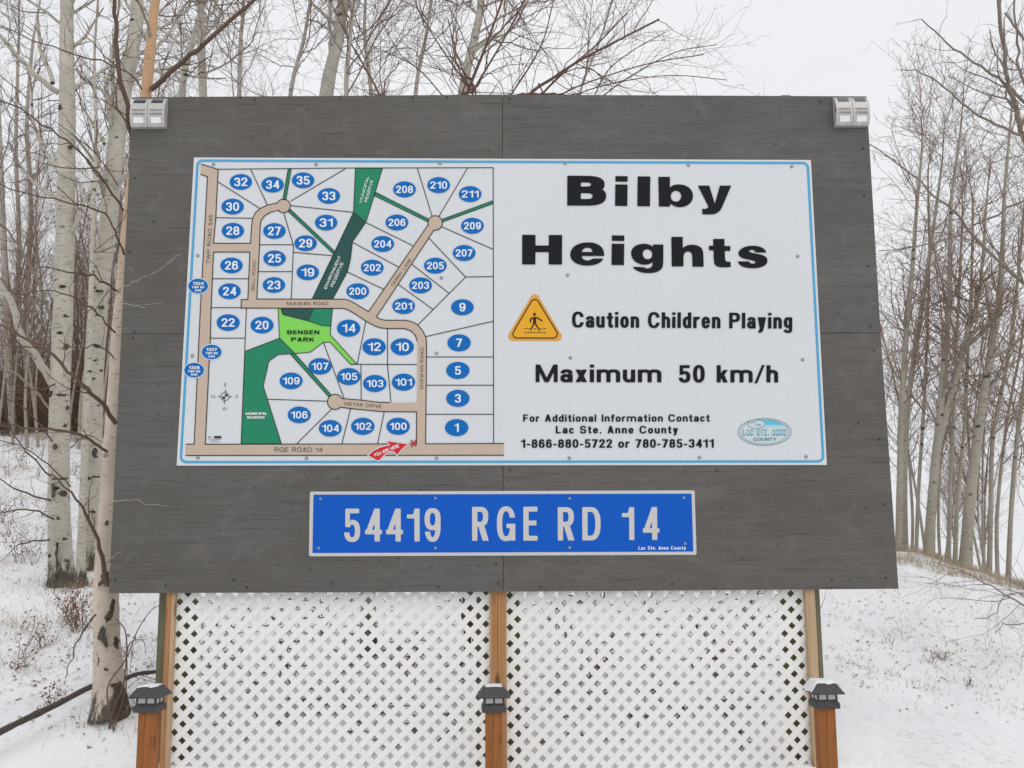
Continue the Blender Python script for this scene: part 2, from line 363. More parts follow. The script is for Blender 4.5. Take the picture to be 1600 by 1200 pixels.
# ------------------------------------------------------------------ lettering: own sans-serif drawn as signed distances
def glyph(ch, s, t, wf, res):
    wid = dict(I=.0, i=.0, l=.0, M=.80, W=.98, m=.86, J=.5, L=.54, E=.56, F=.54, T=.6, f=.34, t=.36, r=.36, w=.8)
    w = wid.get(ch, .52 if ch.isdigit() else (.66 if ch.isupper() else .52)) * wf
    if ch == '1': w = .36 * wf + s * .3
    if ch in 'Iil': w = s
    if ch in 'tfr': w = wid[ch] * wf * .6 + s * .85
    if ch in 'mMW': w += s * .7
    if ch == '/': w = .38 * wf
    if ch == '-': w = .32 * wf
    if ch == '.': w = s
    if ch in 'OQGCD': w *= 1.10
    if ch == 'c' or ch == 's' or ch == 'k' or ch == 'x': w *= .95
    nn = 2.45; xh = .72; td = min(t, .185)
    gxs = np.arange(-.06, w + .06 + 1 / res, 1 / res); gys = np.arange(-.36, 1.08, 1 / res)
    X, Y = np.meshgrid(gxs, gys)
    box = lambda a, b, c, d: np.maximum(np.maximum(a - X, X - c), np.maximum(b - Y, Y - d))
    def ell(cx, cy, rx, ry):
        rx = max(rx, .01); ry = max(ry, .01)
        return ((np.abs((X - cx) / rx) ** nn + np.abs((Y - cy) / ry) ** nn) ** (1 / nn) - 1) * min(rx, ry)
    U = lambda *a: np.minimum.reduce(a)
    I = lambda *a: np.maximum.reduce(a)
    ring = lambda cx, cy, rx, ry, S=s, T=t: I(ell(cx, cy, rx, ry), -ell(cx, cy, rx - S, ry - T))
    cut = lambda a, b: np.maximum(a, -b)
    def dg(x0, y0, x1, y1, hw):
        return I(np.abs(X - (x0 + (x1 - x0) * (Y - y0) / (y1 - y0))) - hw, y0 - Y, Y - y1)
    def D(x0, x1, y0, y1, k=.45):
        xm = x0 + (x1 - x0) * k; ym = (y0 + y1) / 2
        out = U(box(x0, y0, xm, y1), I(ell(xm, ym, x1 - xm, (y1 - y0) / 2), xm - X))
        inn = U(box(x0 + s, y0 + t, xm, y1 - t), I(ell(xm, ym, x1 - xm - s, (y1 - y0) / 2 - t), xm - X))
        return cut(out, inn)
    B = 9; h = s * .58; m5 = .5
    def six():
        return U(ring(w / 2, .325, w / 2, .335), cut(I(ring(w / 2, .5, w / 2, .51)), U(box(w * .5, -B, B, .70), box(w * .3, -B, B, .5))))
    def n_(x0, x1, ra=None):
        c = (x0 + x1) / 2; rx = (x1 - x0) / 2; ra = ra or min(.3, xh * .5)
        return U(I(ring(c, xh - ra, rx, ra + .01), xh - ra - Y), box(x1 - s, 0, x1, xh - ra))
    G = {}
    def f():
        c = ch
        if c in 'O0': return ring(w / 2, .5, w / 2, .512)
        if c == 'C': return cut(ring(w / 2, .5, w / 2, .512), box(w * .55, .34, B, .66))
        if c == 'G': return U(cut(ring(w / 2, .5, w / 2, .512), box(w * .55, .4, B, .68)), box(w * .52, .5 - t * .9, w, .5), box(w - s * .85, .0, w, .5))
        if c == 'D': return D(0, w, 0, 1)
        if c == 'B': return U(D(0, w * .96, .53 - t / 2, 1, .5), D(0, w, 0, .53 + t / 2, .5))
        if c == 'P': return U(box(0, 0, s, 1), D(0, w, .40, 1, .5))
        if c == 'R': return U(box(0, 0, s, 1), D(0, w * .97, .42, 1, .5), dg(w - h, 0, w * .55, .44, h))
        if c == 'E': return U(box(0, 0, s, 1), box(0, 0, w, t), box(0, 1 - t, w, 1), box(0, .52 - t / 2, w * .92, .52 + t / 2))
        if c == 'F': return U(box(0, 0, s, 1), box(0, 1 - t, w, 1), box(0, .50 - t / 2, w * .88, .50 + t / 2))
        if c == 'L': return U(box(0, 0, s, 1), box(0, 0, w, t))
        if c == 'H': return U(box(0, 0, s, 1), box(w - s, 0, w, 1), box(0, .53 - t / 2, w, .53 + t / 2))
        if c in 'I': return box(0, 0, s, 1)
        if c == 'l': return box(0, 0, s, 1)
        if c == 'i': return U(box(0, 0, s, xh), box(0, 1 - td, s, 1))
        if c == 'T': return U(box(w / 2 - s / 2, 0, w / 2 + s / 2, 1), box(0, 1 - t, w, 1))
        if c == 'N': return U(box(0, 0, s, 1), box(w - s, 0, w, 1), dg(w - h, 0, h, 1, h))
        if c == 'M': return U(box(0, 0, s * .92, 1), box(w - s * .92, 0, w, 1), dg(w / 2, 0, h * .95, 1, h * .85), dg(w / 2, 0, w - h * .95, 1, h * .85))
        if c == 'U': return U(box(0, .36, s, 1), box(w - s, .36, w, 1), I(ring(w / 2, .36, w / 2, .372), Y - .36))
        if c == 'V': return U(dg(w / 2, 0, h, 1, h), dg(w / 2, 0, w - h, 1, h))
        if c == 'W': return U(dg(w * .27, 0, h * .9, 1, h * .85), dg(w * .27, 0, w / 2, 1, h * .85), dg(w * .73, 0, w / 2, 1, h * .85), dg(w * .73, 0, w - h * .9, 1, h * .85))
        if c == 'A': return U(dg(h, 0, w / 2, 1, h), dg(w - h, 0, w / 2, 1, h), box(w * .22, .22, w * .78, .22 + t * .9))
        if c == 'X': return U(dg(h, 0, w - h, 1, h), dg(w - h, 0, h, 1, h))
        if c == 'Y': return U(box(w / 2 - s / 2, 0, w / 2 + s / 2, .45), dg(w / 2, .38, h, 1, h), dg(w / 2, .38, w - h, 1, h))
        if c == 'K': return U(box(0, 0, s, 1), dg(s * .7, .33, w - h, 1, h), dg(w - h, 0, w * .42, .62, h))
        if c == 'S' or c == '8' or c == '3':
            a = ring(w / 2, .75 - t / 4, w * (.48 if c != '8' else .46), .255 + t / 4); b = ring(w / 2, .25 + t / 4, w / 2, .26 + t / 4)
            if c == '8': return U(a, b)
            if c == '3': return U(cut(a, box(-B, .5 - t * .6, w * .42, .69)), cut(b, box(-B, .30, w * .42, .5 + t * .6)))
            return U(cut(a, box(w * .5, .3, B, .70)), cut(b, box(-B, .30, w * .5, .8)))
        if c == '1': return U(box(w - s, 0, w, 1), box(0, .70, w, .70 + t * .85), dg(w - s * 1.0, .74, w - s * .55, 1, s * .4))
        if c == '2': return U(cut(ring(w / 2, .69, w / 2, .32), U(box(-B, -B, w * .5, .66), box(-B, -B, B, .60))), dg(s * .56, t * .6, w - s * .62, .63, s * .62), box(0, 0, w, t))
        if c == '4': return U(box(w * .92 - s, 0, w * .92, 1), box(0, .22, w * 1.06, .22 + t * .95), dg(h * .9, .24, w * .92 - s * .5, 1, h * .9))
        if c == '5': return U(box(w * .12, 1 - t, w * .94, 1), box(w * .08, .44, w * .08 + s * .85, 1), cut(ring(w / 2, .325, w / 2, .335), box(-B, .28, w * .40, .9)), box(w * .08, .44, w * .4, .44 + t * .8))
        if c == '6': return six()
        if c == '9': return six()[::1]
        if c == '7': return U(box(0, 1 - t, w, 1), dg(w * .32, 0, w - h, 1 - t * .4, h))
        if c == '-': return box(0, .30, w, .30 + t * .95)
        if c == '.': return box(0, 0, s, t * 1.1)
        if c == '/': return dg(.02, -.05, w - .02, 1.02, h * .6)
        if c == 'o': return ring(w / 2, xh / 2, w / 2, xh / 2 + .01)
        if c == 'c': return cut(ring(w / 2, xh / 2, w / 2, xh / 2 + .01), box(w * .55, xh * .35, B, xh * .65))
        if c == 'e': return U(cut(ring(w / 2, xh / 2, w / 2, xh / 2 + .01), box(w * .55, xh * .32, B, xh * .5 - t * .3)), box(s * .5, xh * .5 - t * .42, w - s * .15, xh * .5 + t * .38))
        if c == 'a': return U(box(w - s, 0, w, xh * .6), cut(I(ring(w * .5, xh - .25, w * .5, .26), xh - .25 - Y), box(-B, -B, w * .3, xh - .22)), ring(w * .47, .225, w * .47, .235), box(w * .45, .46 - t * .9, w - s * .5, .46))
        if c == 'b': return U(box(0, 0, s, 1), ring(w / 2, xh / 2, w / 2, xh / 2 + .01))
        if c == 'd': return U(box(w - s, 0, w, 1), ring(w / 2, xh / 2, w / 2, xh / 2 + .01))
        if c == 'g': return U(box(w - s, -.06, w, xh), ring(w / 2, xh / 2 + .03, w / 2, xh / 2 - .02), I(ring(w / 2, -.06, w / 2, .22, s, t * .85), Y + .06))
        if c in 'hn': return U(box(0, 0, s, 1 if c == 'h' else xh), n_(0, w))
        if c == 'm': return U(box(0, 0, s, xh), n_(0, (w + s) / 2, .26), n_((w - s) / 2, w, .26))
        if c == 'r': return U(box(0, 0, s, xh), I(ring(w * .95, xh - .3, w * .95, .31), xh - .3 - Y, X - w))
        if c == 'u': return U(box(0, .3, s, xh), box(w - s, 0, w, xh), I(ring(w / 2, .3, w / 2, .31), Y - .3))
        if c == 't': return U(box(w * .25, .2, w * .25 + s, .95), box(0, xh - t * .9, w, xh), I(ring(w * .25 + w * .5, .2, w * .5, .21), Y - .2, X - w))
        if c == 'f': return U(box(w * .22, 0, w * .22 + s, .8), box(0, xh - t * .9, w, xh), I(ring(w * .22 + w * .55, .78, w * .55, .23), .78 - Y, X - w * 1.02))
        if c == 'k': return U(box(0, 0, s, 1), dg(s * .7, .25, w - h, xh, h), dg(w - h, 0, w * .45, .48, h))
        if c == 'x': return U(dg(h, 0, w - h, xh, h), dg(w - h, 0, h, xh, h))
        if c == 's':
            a = ring(w / 2, xh * .74 - t * .1, w * .48, xh * .27 + t * .1, s * .9, t * .85); b = ring(w / 2, xh * .26 + t * .1, w / 2, xh * .27 + t * .1, s * .9, t * .85)
            return U(cut(a, box(w * .5, .2, B, xh * .70)), cut(b, box(-B, xh * .3, w * .5, .8)))
        if c == 'y': return U(dg(w / 2, 0, w - h, xh, h), dg(w / 2, 0, h, xh, h), dg(w * .36, -.22, w / 2, .02, h), box(w * .10, -.28, w * .38, -.28 + t * .9))
        raise KeyError(c)
    V = f()
    if ch == '9':                       # a six turned half round
        gys2 = np.arange(-.36, 1.08, 1 / res)
        Xr, Yr = w - X, 1 - Y; X, Y = Xr, Yr; V = six()
    polys = []
    ny, nxx = V.shape
    ins = V < 0
    full = ins[:-1, :-1] & ins[1:, :-1] & ins[:-1, 1:] & ins[1:, 1:]
    anyi = (ins[:-1, :-1] | ins[1:, :-1] | ins[:-1, 1:] | ins[1:, 1:]) & ~full
    for j in range(ny - 1):
        i = 0
        row = full[j]
        while i < nxx - 1:
            if row[i]:
                k = i
                while k < nxx - 1 and row[k]: k += 1
                polys.append([(gxs[i], gys[j]), (gxs[k], gys[j]), (gxs[k], gys[j + 1]), (gxs[i], gys[j + 1])]); i = k
            else: i += 1
    for j, i in zip(*np.nonzero(anyi)):
        c = [(gxs[i], gys[j], V[j, i]), (gxs[i + 1], gys[j], V[j, i + 1]), (gxs[i + 1], gys[j + 1], V[j + 1, i + 1]), (gxs[i], gys[j + 1], V[j + 1, i])]
        o = []
        for a in range(4):
            p, q = c[a], c[(a + 1) % 4]
            if p[2] < 0: o.append((p[0], p[1]))
            if (p[2] < 0) != (q[2] < 0):
                k = p[2] / (p[2] - q[2]); o.append((p[0] + (q[0] - p[0]) * k, p[1] + (q[1] - p[1]) * k))
        if len(o) > 2: polys.append(o)
    return polys, w
_gc = {}
STY = {'lot': (.200, .155, 1.0, .105), 'bold': (.240, .170, 1.0, .15), 'med': (.125, .108, 1.0, .13), 'title': (.445, .222, 1.0, .27), 'cond': (.215, .165, 1.0, .12),
       'road': (.157, .142, 1.0, .20), 'heavy': (.165, .15, 1.0, .16), 'wide': (.29, .18, 1.0, .12)}
def text(name, body, x0, y0, x1, y1, cap, style, off, m, parent, res=22, track=None):
    s, t, wf, tr = STY[style]
    if track is not None: tr = track
    length = math.hypot(x1 - x0, y1 - y0) / cap
    if len(body) == 1 and body in 'il': s = length
    rough = sum((.30 if c == ' ' else s if c in 'Iil.' else .62 if c.isupper() else .52) + tr for c in body) - tr
    k_ = length / rough
    for it in range(3):                 # let the letters fill the run while the stems keep their weight
        se = round(s / k_ / .01) * .01; te = tr / k_
        polys = []; x = 0
        for chh in body:
            if chh == ' ': x += .30 * wf + te; continue
            k = (chh, se, t, res)
            if k not in _gc: _gc[k] = glyph(chh, se, t, wf, res)
            pl, w = _gc[k]
            if it == 2:
                for p in pl: polys.append([(a + x, b) for a, b in p])
            x += w + te
        total = x - te; k_ = length / total
    u = np.array([x1 - x0, y1 - y0], float) / total
    L = np.hypot(*u); up = np.array([u[1], -u[0]]) / L * cap
    n = [len(p) for p in polys]; A = np.array([q for p in polys for q in p])
    px = x0 + A[:, 0] * u[0] + A[:, 1] * up[0]; py = y0 + A[:, 0] * u[1] + A[:, 1] * up[1]
    V = P(px, py, off); F = []; c = 0
    for k in n: F.append(tuple(range(c, c + k))); c += k
    return mesh(name, V, F, m, parent)
def fill(name, pts, off, m, parent):
    p3 = [Vector((x, -y, 0)) for x, y in pts]
    tr = tessellate_polygon([p3]); A = np.array(pts, float)
    return mesh(name, P(A[:, 0], A[:, 1], off), tr, m, parent)
def oval(name, cx, cy, rx, ry, off, m, parent, n=40):
    a = np.linspace(0, 2 * math.pi, n, endpoint=False)
    return mesh(name, P(cx + rx * np.cos(a), cy + ry * np.sin(a), off), [tuple(range(n - 1, -1, -1))], m, parent)
def strip_vf(pts, wd, off, closed=False):
    p = np.array(pts, float); n = len(p)
    if closed: prev, nxt = np.roll(p, 1, 0), np.roll(p, -1, 0)
    else:
        prev = np.vstack([2 * p[0] - p[1], p[:-1]]); nxt = np.vstack([p[1:], 2 * p[-1] - p[-2]])
    d1 = p - prev; d1 /= np.linalg.norm(d1, axis=1)[:, None]; d2 = nxt - p; d2 /= np.linalg.norm(d2, axis=1)[:, None]
    b = d1 + d2; b /= np.maximum(np.linalg.norm(b, axis=1), 1e-6)[:, None]
    nrm = np.stack([-b[:, 1], b[:, 0]], 1); k = 1 / np.maximum((nrm * np.stack([-d1[:, 1], d1[:, 0]], 1)).sum(1), .35)
    a = p + nrm * (k * wd / 2)[:, None]; c = p - nrm * (k * wd / 2)[:, None]
    V = np.vstack([P(a[:, 0], a[:, 1], off), P(c[:, 0], c[:, 1], off)])
    F = [(i, (i + 1) % n, (i + 1) % n + n, i + n) for i in range(n if closed else n - 1)]
    return V, F
def strip(name, pts, wd, off, m, parent, closed=False):
    V, F = strip_vf(pts, wd, off, closed); return mesh(name, V, F, m, parent)
def ring_pts(cx, cy, rx, ry, n=40): return [(cx + rx * math.cos(2 * math.pi * i / n), cy + ry * math.sin(2 * math.pi * i / n)) for i in range(n)]
def rounded(pts, r, n=6):
    out = []; k = len(pts)
    for i in range(k):
        p = np.array(pts[i], float); a = np.array(pts[i - 1], float) - p; b = np.array(pts[(i + 1) % k], float) - p
        a /= np.linalg.norm(a); b /= np.linalg.norm(b)
        ang = math.acos(np.clip(a @ b, -1, 1)); d = r / math.tan(ang / 2)
        p0, p1 = p + a * d, p + b * d
        c = p + (a + b) / np.linalg.norm(a + b) * r / math.sin(ang / 2)
        a0 = math.atan2(*(p0 - c)[::-1]); a1 = math.atan2(*(p1 - c)[::-1]); da = (a1 - a0 + math.pi) % (2 * math.pi) - math.pi
        out += [tuple(c + r * np.array([math.cos(a0 + da * j / n), math.sin(a0 + da * j / n)])) for j in range(n + 1)]
    return out
def slab(name, pts, off, back, m, parent):                       # sheet of real thickness, outline given on the sign's plane
    A = np.array(pts, float); V = P(A[:, 0], A[:, 1], off); n = len(V)
    V2 = V.copy(); V2[:, 1] = -back
    F = [tuple(range(n - 1, -1, -1)), tuple(range(n, 2 * n))] + [(i, (i + 1) % n, (i + 1) % n + n, i + n) for i in range(n)]
    return mesh(name, np.vstack([V, V2]), F, m, parent)
def screw(px, py, off, m, parent, r=.011, name='screw'):
    c = P(px, py, off); V = []; F = []; n = 10
    for rr, dy in ((1, 0), (.95, .003), (.55, .006), (.2, .0068)):
        V += [(c[0] + r * rr * math.cos(i * 2 * math.pi / n), c[1] - dy, c[2] + r * rr * math.sin(i * 2 * math.pi / n)) for i in range(n)]
    for k in range(3): F += [(k * n + i, k * n + (i + 1) % n, (k + 1) * n + (i + 1) % n, (k + 1) * n + i) for i in range(n)]
    F.append(tuple(3 * n + i for i in range(n)))
    return mesh(name, V, F, m, parent, True)

# ------------------------------------------------------------------ billboard: plywood, poles, battens, lattice
BB = thing('billboard', 'large dark grey plywood billboard on poles above white lattice', 'billboard', (0, .1, 0.05))
sp = 0.45                                                         # half a seam, in photo pixels
TL, TR, BR, BL = (207, 152), (1354, 150.5), (1404, 920), (170, 927)
tm, bm_ = (785, 147.8), (786.5, 924.5); ml, mr = (189.5, 521.5), (1376, 520); mm = (785.7, 521.5)
def sh(p, dx, dy): return (p[0] + dx, p[1] + dy)
slab('plywood_panel', [TL, sh(tm, -sp, 0), sh(mm, -sp, -sp), sh(ml, 0, -sp)], 0, -.02, PLY[0], BB)
slab('plywood_panel', [sh(tm, sp, 0), TR, sh(mr, 0, -sp), sh(mm, sp, -sp)], 0, -.02, PLY[1], BB)
slab('plywood_panel', [sh(ml, 0, sp), sh(mm, -sp, sp), sh(bm_, -sp, 0), BL], 0, -.02, PLY[2], BB)
slab('plywood_panel', [sh(mm, sp, sp), sh(mr, 0, sp), BR, sh(bm_, sp, 0)], 0.0012, -.02, PLY[3], BB)
for px, py in ((376, 152), (398, 156), (531, 152), (571, 150), (645, 153), (698, 152), (796, 154), (1282, 159), (1348, 232), (1350, 305), (1356, 416), (211, 278), (241, 346), (203, 394), (210, 518), (208, 528),
               (180, 905), (259, 914), (365, 906), (386, 917), (558, 272), (1360, 510), (1366, 548), (1374, 686), (1382, 788), (1384, 903), (1300, 905), (1050, 912), (845, 917), (685, 917), (779, 912), (520, 912), (775, 880), (797, 735), (1120, 735), (1341, 660)):
    screw(px, py, .0008, M_NAIL, BB, .0055, 'nail')
def px_x(px, py, y): return float(P(px, py, -y)[0])
ZB, ZT = 1.235, 4.3
yb0, yb1 = .022, .060
# battens
def vbox(p0, p1, y0, y1, z0, z1, m, name, bev=.003):             # upright board between two photo x at y=1000
    x0, x1 = px_x(p0, 1000, y0), px_x(p1, 1000, y0)
    return MB().box(x0, x1, y0, y1, z0, z1).build(name, m, BB, bevel=bev)
vbox(257, 264.3, yb0, yb1, .0, float(P(785, 147.8)[2]) + .004, BATTEN, 'batten'); vbox(264.6, 271.5, yb0 + .003, yb1, .0, float(P(785, 147.8)[2]) + .004, BATTEN_PALE, 'batten')
vbox(766, 777.3, yb0, yb1, .0, float(P(785, 147.8)[2]) + .004, BATTEN, 'batten'); vbox(777.6, 791.3, yb0 + .002, yb1, .0, float(P(785, 147.8)[2]) + .004, BATTEN, 'batten')
vbox(1261.5, 1277, yb0, yb1, .0, float(P(785, 147.8)[2]) + .004, BATTEN_PALE, 'batten')
# round treated poles
def cyl(cx, cy, r0, r1, z0, z1, n=24, rings=8, wob=.0):
    V = []; F = []
    for k in range(rings + 1):
        f = k / rings; r = r0 + (r1 - r0) * f
        V += [(cx + r * math.cos(a) * (1 + wob * math.sin(3 * a + f * 2)), cy + r * math.sin(a), z0 + (z1 - z0) * f) for a in (2 * math.pi * i / n for i in range(n))]
    for k in range(rings): F += [(k * n + i, k * n + (i + 1) % n, (k + 1) * n + (i + 1) % n, (k + 1) * n + i) for i in range(n)]
    F.append(tuple(rings * n + i for i in range(n)))
    return V, F
for pa, pb in ((246, 309), (743, 813), (1221, 1284)):
    y = .20; x0, x1 = px_x(pa, 1000, y), px_x(pb, 1000, y); r = (x1 - x0) / 2
    V, F = cyl((x0 + x1) / 2, .082 + r, r, r * .93, -.1, 4.33, wob=.012); mesh('pole', V, F, POLE, BB, True)
# horizontal framing behind the plywood
for z in (1.34, 2.7, 4.05): [MB().box(a, b, .0235, .0585, z, z + .09).build('frame_rail', BATTEN, BB, bevel=.003) for a, b in ((-2.02, -.10), (.02, 1.80))]
# lattice
def clip(poly, x0, x1, z0, z1):
    for ax, v, sg in ((0, x0, 1), (0, x1, -1), (1, z0, 1), (1, z1, -1)):
        out = []
        for i in range(len(poly)):
            p, q = poly[i], poly[(i + 1) % len(poly)]
            dp, dq = (p[ax] - v) * sg, (q[ax] - v) * sg
            if dp >= 0: out.append(p)
            if (dp >= 0) != (dq >= 0):
                k = dp / (dp - dq); out.append((p[0] + (q[0] - p[0]) * k, p[1] + (q[1] - p[1]) * k))
        poly = out
        if len(poly) < 3: return None
    return poly
def lattice(pa, pb, phase):
    x0, x1 = px_x(pa, 1000, .064), px_x(pb, 1000, .064); z0, z1 = .02, 1.45
    per, wdt = .0955 / math.sqrt(2), .0352; mb = MB(); rs = np.random.default_rng(int(pa))
    for sgn, ya, yb in ((1, .0625, .0685), (-1, .0687, .0747)):
        n = int(4 / per)
        for k in range(-n, n):
            c = (k + (phase if sgn > 0 else phase * .7)) * per + rs.normal(0, .0007)
            d = np.array([1, sgn]) / math.sqrt(2); nr = np.array([-sgn, 1]) / math.sqrt(2); o = np.array([x0, z0]) + nr * c
            pl = [tuple(o - d * 5 + nr * wdt / 2), tuple(o - d * 5 - nr * wdt / 2), tuple(o + d * 5 - nr * wdt / 2), tuple(o + d * 5 + nr * wdt / 2)]
            pl = clip(pl, x0, x1, z0, z1)
            if pl: mb.add(*prism(pl, ya, yb))
    o = mb.build('lattice_panel', VINYL, BB)
    return o
lattice(266, 770, .10); lattice(786, 1268, .42)

# ------------------------------------------------------------------ estate map sign
A_ = lambda X, Y: (270 + X / 4.8, 240 + Y / 4.8)
B_ = lambda X, Y: (530 + X / 4.8, 240 + Y / 4.8)
C_ = lambda X, Y: (270 + X / 4.8, 480 + Y / 4.8)
D_ = lambda X, Y: (530 + X / 4.8, 480 + Y / 4.8)
MS = thing('map_sign', 'white estate map sign with black title lettering and coloured street plan', 'sign', (0, -.004, 2.6))
slab('sign_panel', [(303, 246), (1267, 250), (1292, 726.5), (276, 727.5)], .006, .0005, M_WHITE, MS)
strip('border_line', rounded([(309, 251), (1262, 254.8), (1286.5, 721), (282.3, 722)], 8), 4.0, .0072, M_BORDER, MS, True)
L1, L2, L3 = .0072, .0080, .0090
fills = [
    ('reserve_area', M_GREEN, [B_(122, 107), B_(325, 107), B_(270, 290), B_(262, 315), B_(200, 515), B_(107, 440)]),
    ('reserve_area', M_DKGREEN, [B_(107, 440), B_(200, 515), B_(100, 660), B_(85, 790), B_(62, 885), A_(1200, 1090), A_(1045, 1090)]),
    ('reserve_area', M_DKGREEN, [C_(810, 8), C_(1055, 8), C_(1015, 103), C_(825, 55)]),
    ('reserve_area', M_GREEN, [C_(1055, 8), C_(1198, 8), C_(1185, 142), C_(1120, 138), C_(1015, 103)]),
    ('park_area', M_LIME, [C_(790, 8), C_(810, 8), C_(825, 55), C_(1015, 103), C_(1120, 138), C_(1185, 142), C_(1180, 205), D_(130, 425), D_(85, 428), C_(1180, 262), C_(1130, 262), C_(1030, 338), C_(915, 347), C_(800, 232)]),
    ('reserve_area', M_GREEN, [C_(800, 232), C_(915, 347), C_(880, 350), C_(790, 355), C_(720, 405), C_(678, 592), C_(815, 1025), C_(512, 1025), C_(540, 332)]),
    ('path_strip', M_GREEN, [C_(880, 350), C_(915, 347), C_(1190, 660), C_(1172, 674)]),
    ('path_strip', M_GREEN, [A_(865, 115), A_(888, 115), A_(848, 345), A_(825, 345)]),
    ('path_strip', M_GREEN, [A_(862, 430), A_(882, 418), A_(1215, 733), A_(1203, 750)]),
    ('path_strip', M_GREEN, [B_(262, 314), B_(273, 290), B_(670, 490), B_(662, 510)]),
    ('path_strip', M_GREEN, [B_(768, 494), B_(1155, 352), B_(1155, 375), B_(778, 511)])]
lines = []
for i, (nm, m_, pts) in enumerate(fills):
    fill(nm, pts, L1 + i * .00005, m_, MS); lines.append((pts + [pts[0]], 1.2))
twp = [A_(210, 80), A_(340, 118), A_(322, 480), A_(305, 672), A_(305, 738), A_(287, 1155), C_(281, 232), C_(243, 1028), C_(243, 1034), C_(160, 1034), C_(160, 1028), C_(183, 500), A_(205, 1200), A_(260, 173), A_(208, 155)]
fill('road_strip', twp, L2, M_TAN, MS)
fill('road_strip', [C_(97, 1028), D_(1235, 1022), D_(1235, 1110), C_(95, 1112)], L2 + .0001, M_TAN, MS)
bell_l = [A_(583, 672), A_(590, 560), A_(597, 490), A_(618, 445), A_(655, 412), A_(708, 386), A_(785, 370)]
bell_r = [A_(795, 425), A_(735, 438), A_(690, 465), A_(662, 500), A_(655, 540), A_(650, 690), A_(630, 1090)]
fill('road_strip', [A_(303, 672)] + bell_l + bell_r + [A_(630, 1100), A_(563, 1100), A_(578, 738), A_(303, 738)], L2 + .0002, M_TAN, MS)
mc_t = [A_(630, 1091), A_(1200, 1092), B_(40, 1092), B_(78, 1102), B_(120, 1125), B_(220, 1186)]
mc_t2 = [D_(278, 73), D_(312, 92), D_(350, 98), D_(500, 98), D_(550, 110), D_(592, 135), D_(628, 180), D_(650, 225), D_(655, 275), D_(648, 1025)]
mc_b = [D_(583, 1025), D_(580, 785)]
mey_b = [D_(580, 785), D_(330, 783), D_(240, 775), D_(85, 760), D_(14, 750)]
mey_t = [D_(22, 685), D_(165, 697), D_(290, 712), D_(380, 716), D_(583, 716)]
mc_c = [D_(583, 716), D_(585, 255), D_(572, 212), D_(540, 178), D_(490, 160), D_(370, 160), D_(310, 155), D_(262, 138), D_(200, 103), D_(100, 38), D_(55, 14), D_(20, 8), C_(510, 6)]
fill('road_strip', [A_(513, 1093)] + mc_t + mc_t2 + mc_b + mey_b[1:] + mey_t + mc_c[1:], L2 + .0003, M_TAN, MS)
fill('road_strip', [B_(220, 1190), B_(665, 535), B_(715, 575), D_(278, 78)], L2 + .0004, M_TAN, MS)
for nm_c, cx, cy, r in (('a', *A_(830, 392), 10.6), ('b', *B_(720, 520), 11.3), ('c', *C_(1217, 710), 11.8)):
    oval('turning_circle', cx, cy, r, r, L2 + .0005, M_TAN, MS)
def arc(cx, cy, r, a0, a1, n=24): return [(cx + r * math.cos(R(a0 + (a1 - a0) * i / n)), cy - r * math.sin(R(a0 + (a1 - a0) * i / n))) for i in range(n + 1)]
lines += [([A_(212, 78), A_(340, 118), A_(322, 480), A_(305, 672), A_(430, 673), *bell_l, *arc(*A_(830, 392), 10.6, 152, -140), *bell_r, *mc_t, B_(665, 537), *arc(*B_(720, 520), 11.3, 197, -100), *mc_t2, D_(1235, 1022)], 1.5),
          ([A_(208, 155), A_(260, 173), A_(205, 1200), C_(160, 1028), C_(97, 1028)], 1.5), ([C_(95, 1112), D_(1235, 1110)], 1.5),
          ([A_(305, 738), A_(578, 738), A_(563, 1095), A_(513, 1095), A_(513, 1155), *mc_c[::-1], D_(583, 716), *mey_t[::-1], *arc(*C_(1217, 710), 11.8, 25, 318), *mey_b[::-1], D_(580, 1025), C_(243, 1028), C_(281, 232), A_(287, 1155), A_(305, 738)], 1.5)]
lines[-1] = (lines[-1][0], 1.5)
def LN(*p): lines.append((list(p), 1.3))
LN(A_(340, 117), A_(1296, 108), B_(1155, 105), D_(1158, 1022))
LN(A_(583, 115), A_(708, 385)); LN(A_(336, 210), A_(655, 412)); LN(A_(322, 480), A_(597, 485)); LN(A_(885, 355), A_(1292, 114)); LN(A_(886, 390), B_(107, 440))
LN(A_(833, 448), A_(905, 690), A_(888, 1090)); LN(A_(650, 683), A_(905, 683)); LN(A_(640, 885), A_(895, 885)); LN(A_(905, 740), A_(1195, 765)); LN(A_(296, 938), A_(570, 938)); LN(A_(287, 1155), A_(513, 1155))
LN(B_(585, 107), B_(697, 470)); LN(B_(963, 107), B_(745, 475)); LN(B_(768, 548), B_(1155, 718)); LN(B_(200, 517), B_(553, 690)); LN(B_(100, 665), B_(445, 850)); LN(B_(62, 888), B_(335, 1018))
LN(B_(675, 635), B_(948, 925), B_(1155, 922)); LN(B_(545, 830), B_(828, 1050)); LN(B_(948, 925), D_(590, 132)); LN(B_(443, 980), B_(705, 1170))
LN(C_(280, 232), C_(540, 232)); LN(C_(552, 5), C_(512, 1025)); LN(C_(712, 690), C_(1160, 705)); LN(C_(1190, 765), C_(928, 1025)); LN(C_(1130, 265), C_(1285, 685)); LN(D_(85, 760), D_(20, 1025))
LN(D_(650, 220), D_(1155, 105)); LN(D_(655, 373), D_(1157, 373)); LN(D_(652, 585), D_(1157, 585)); LN(D_(650, 803), D_(1158, 803)); LN(D_(200, 103), D_(135, 425)); LN(D_(362, 160), D_(362, 430), D_(388, 714))
LN(D_(85, 428), D_(583, 430)); LN(D_(163, 432), D_(165, 697)); LN(D_(338, 783), D_(288, 1025))
mb = MB()
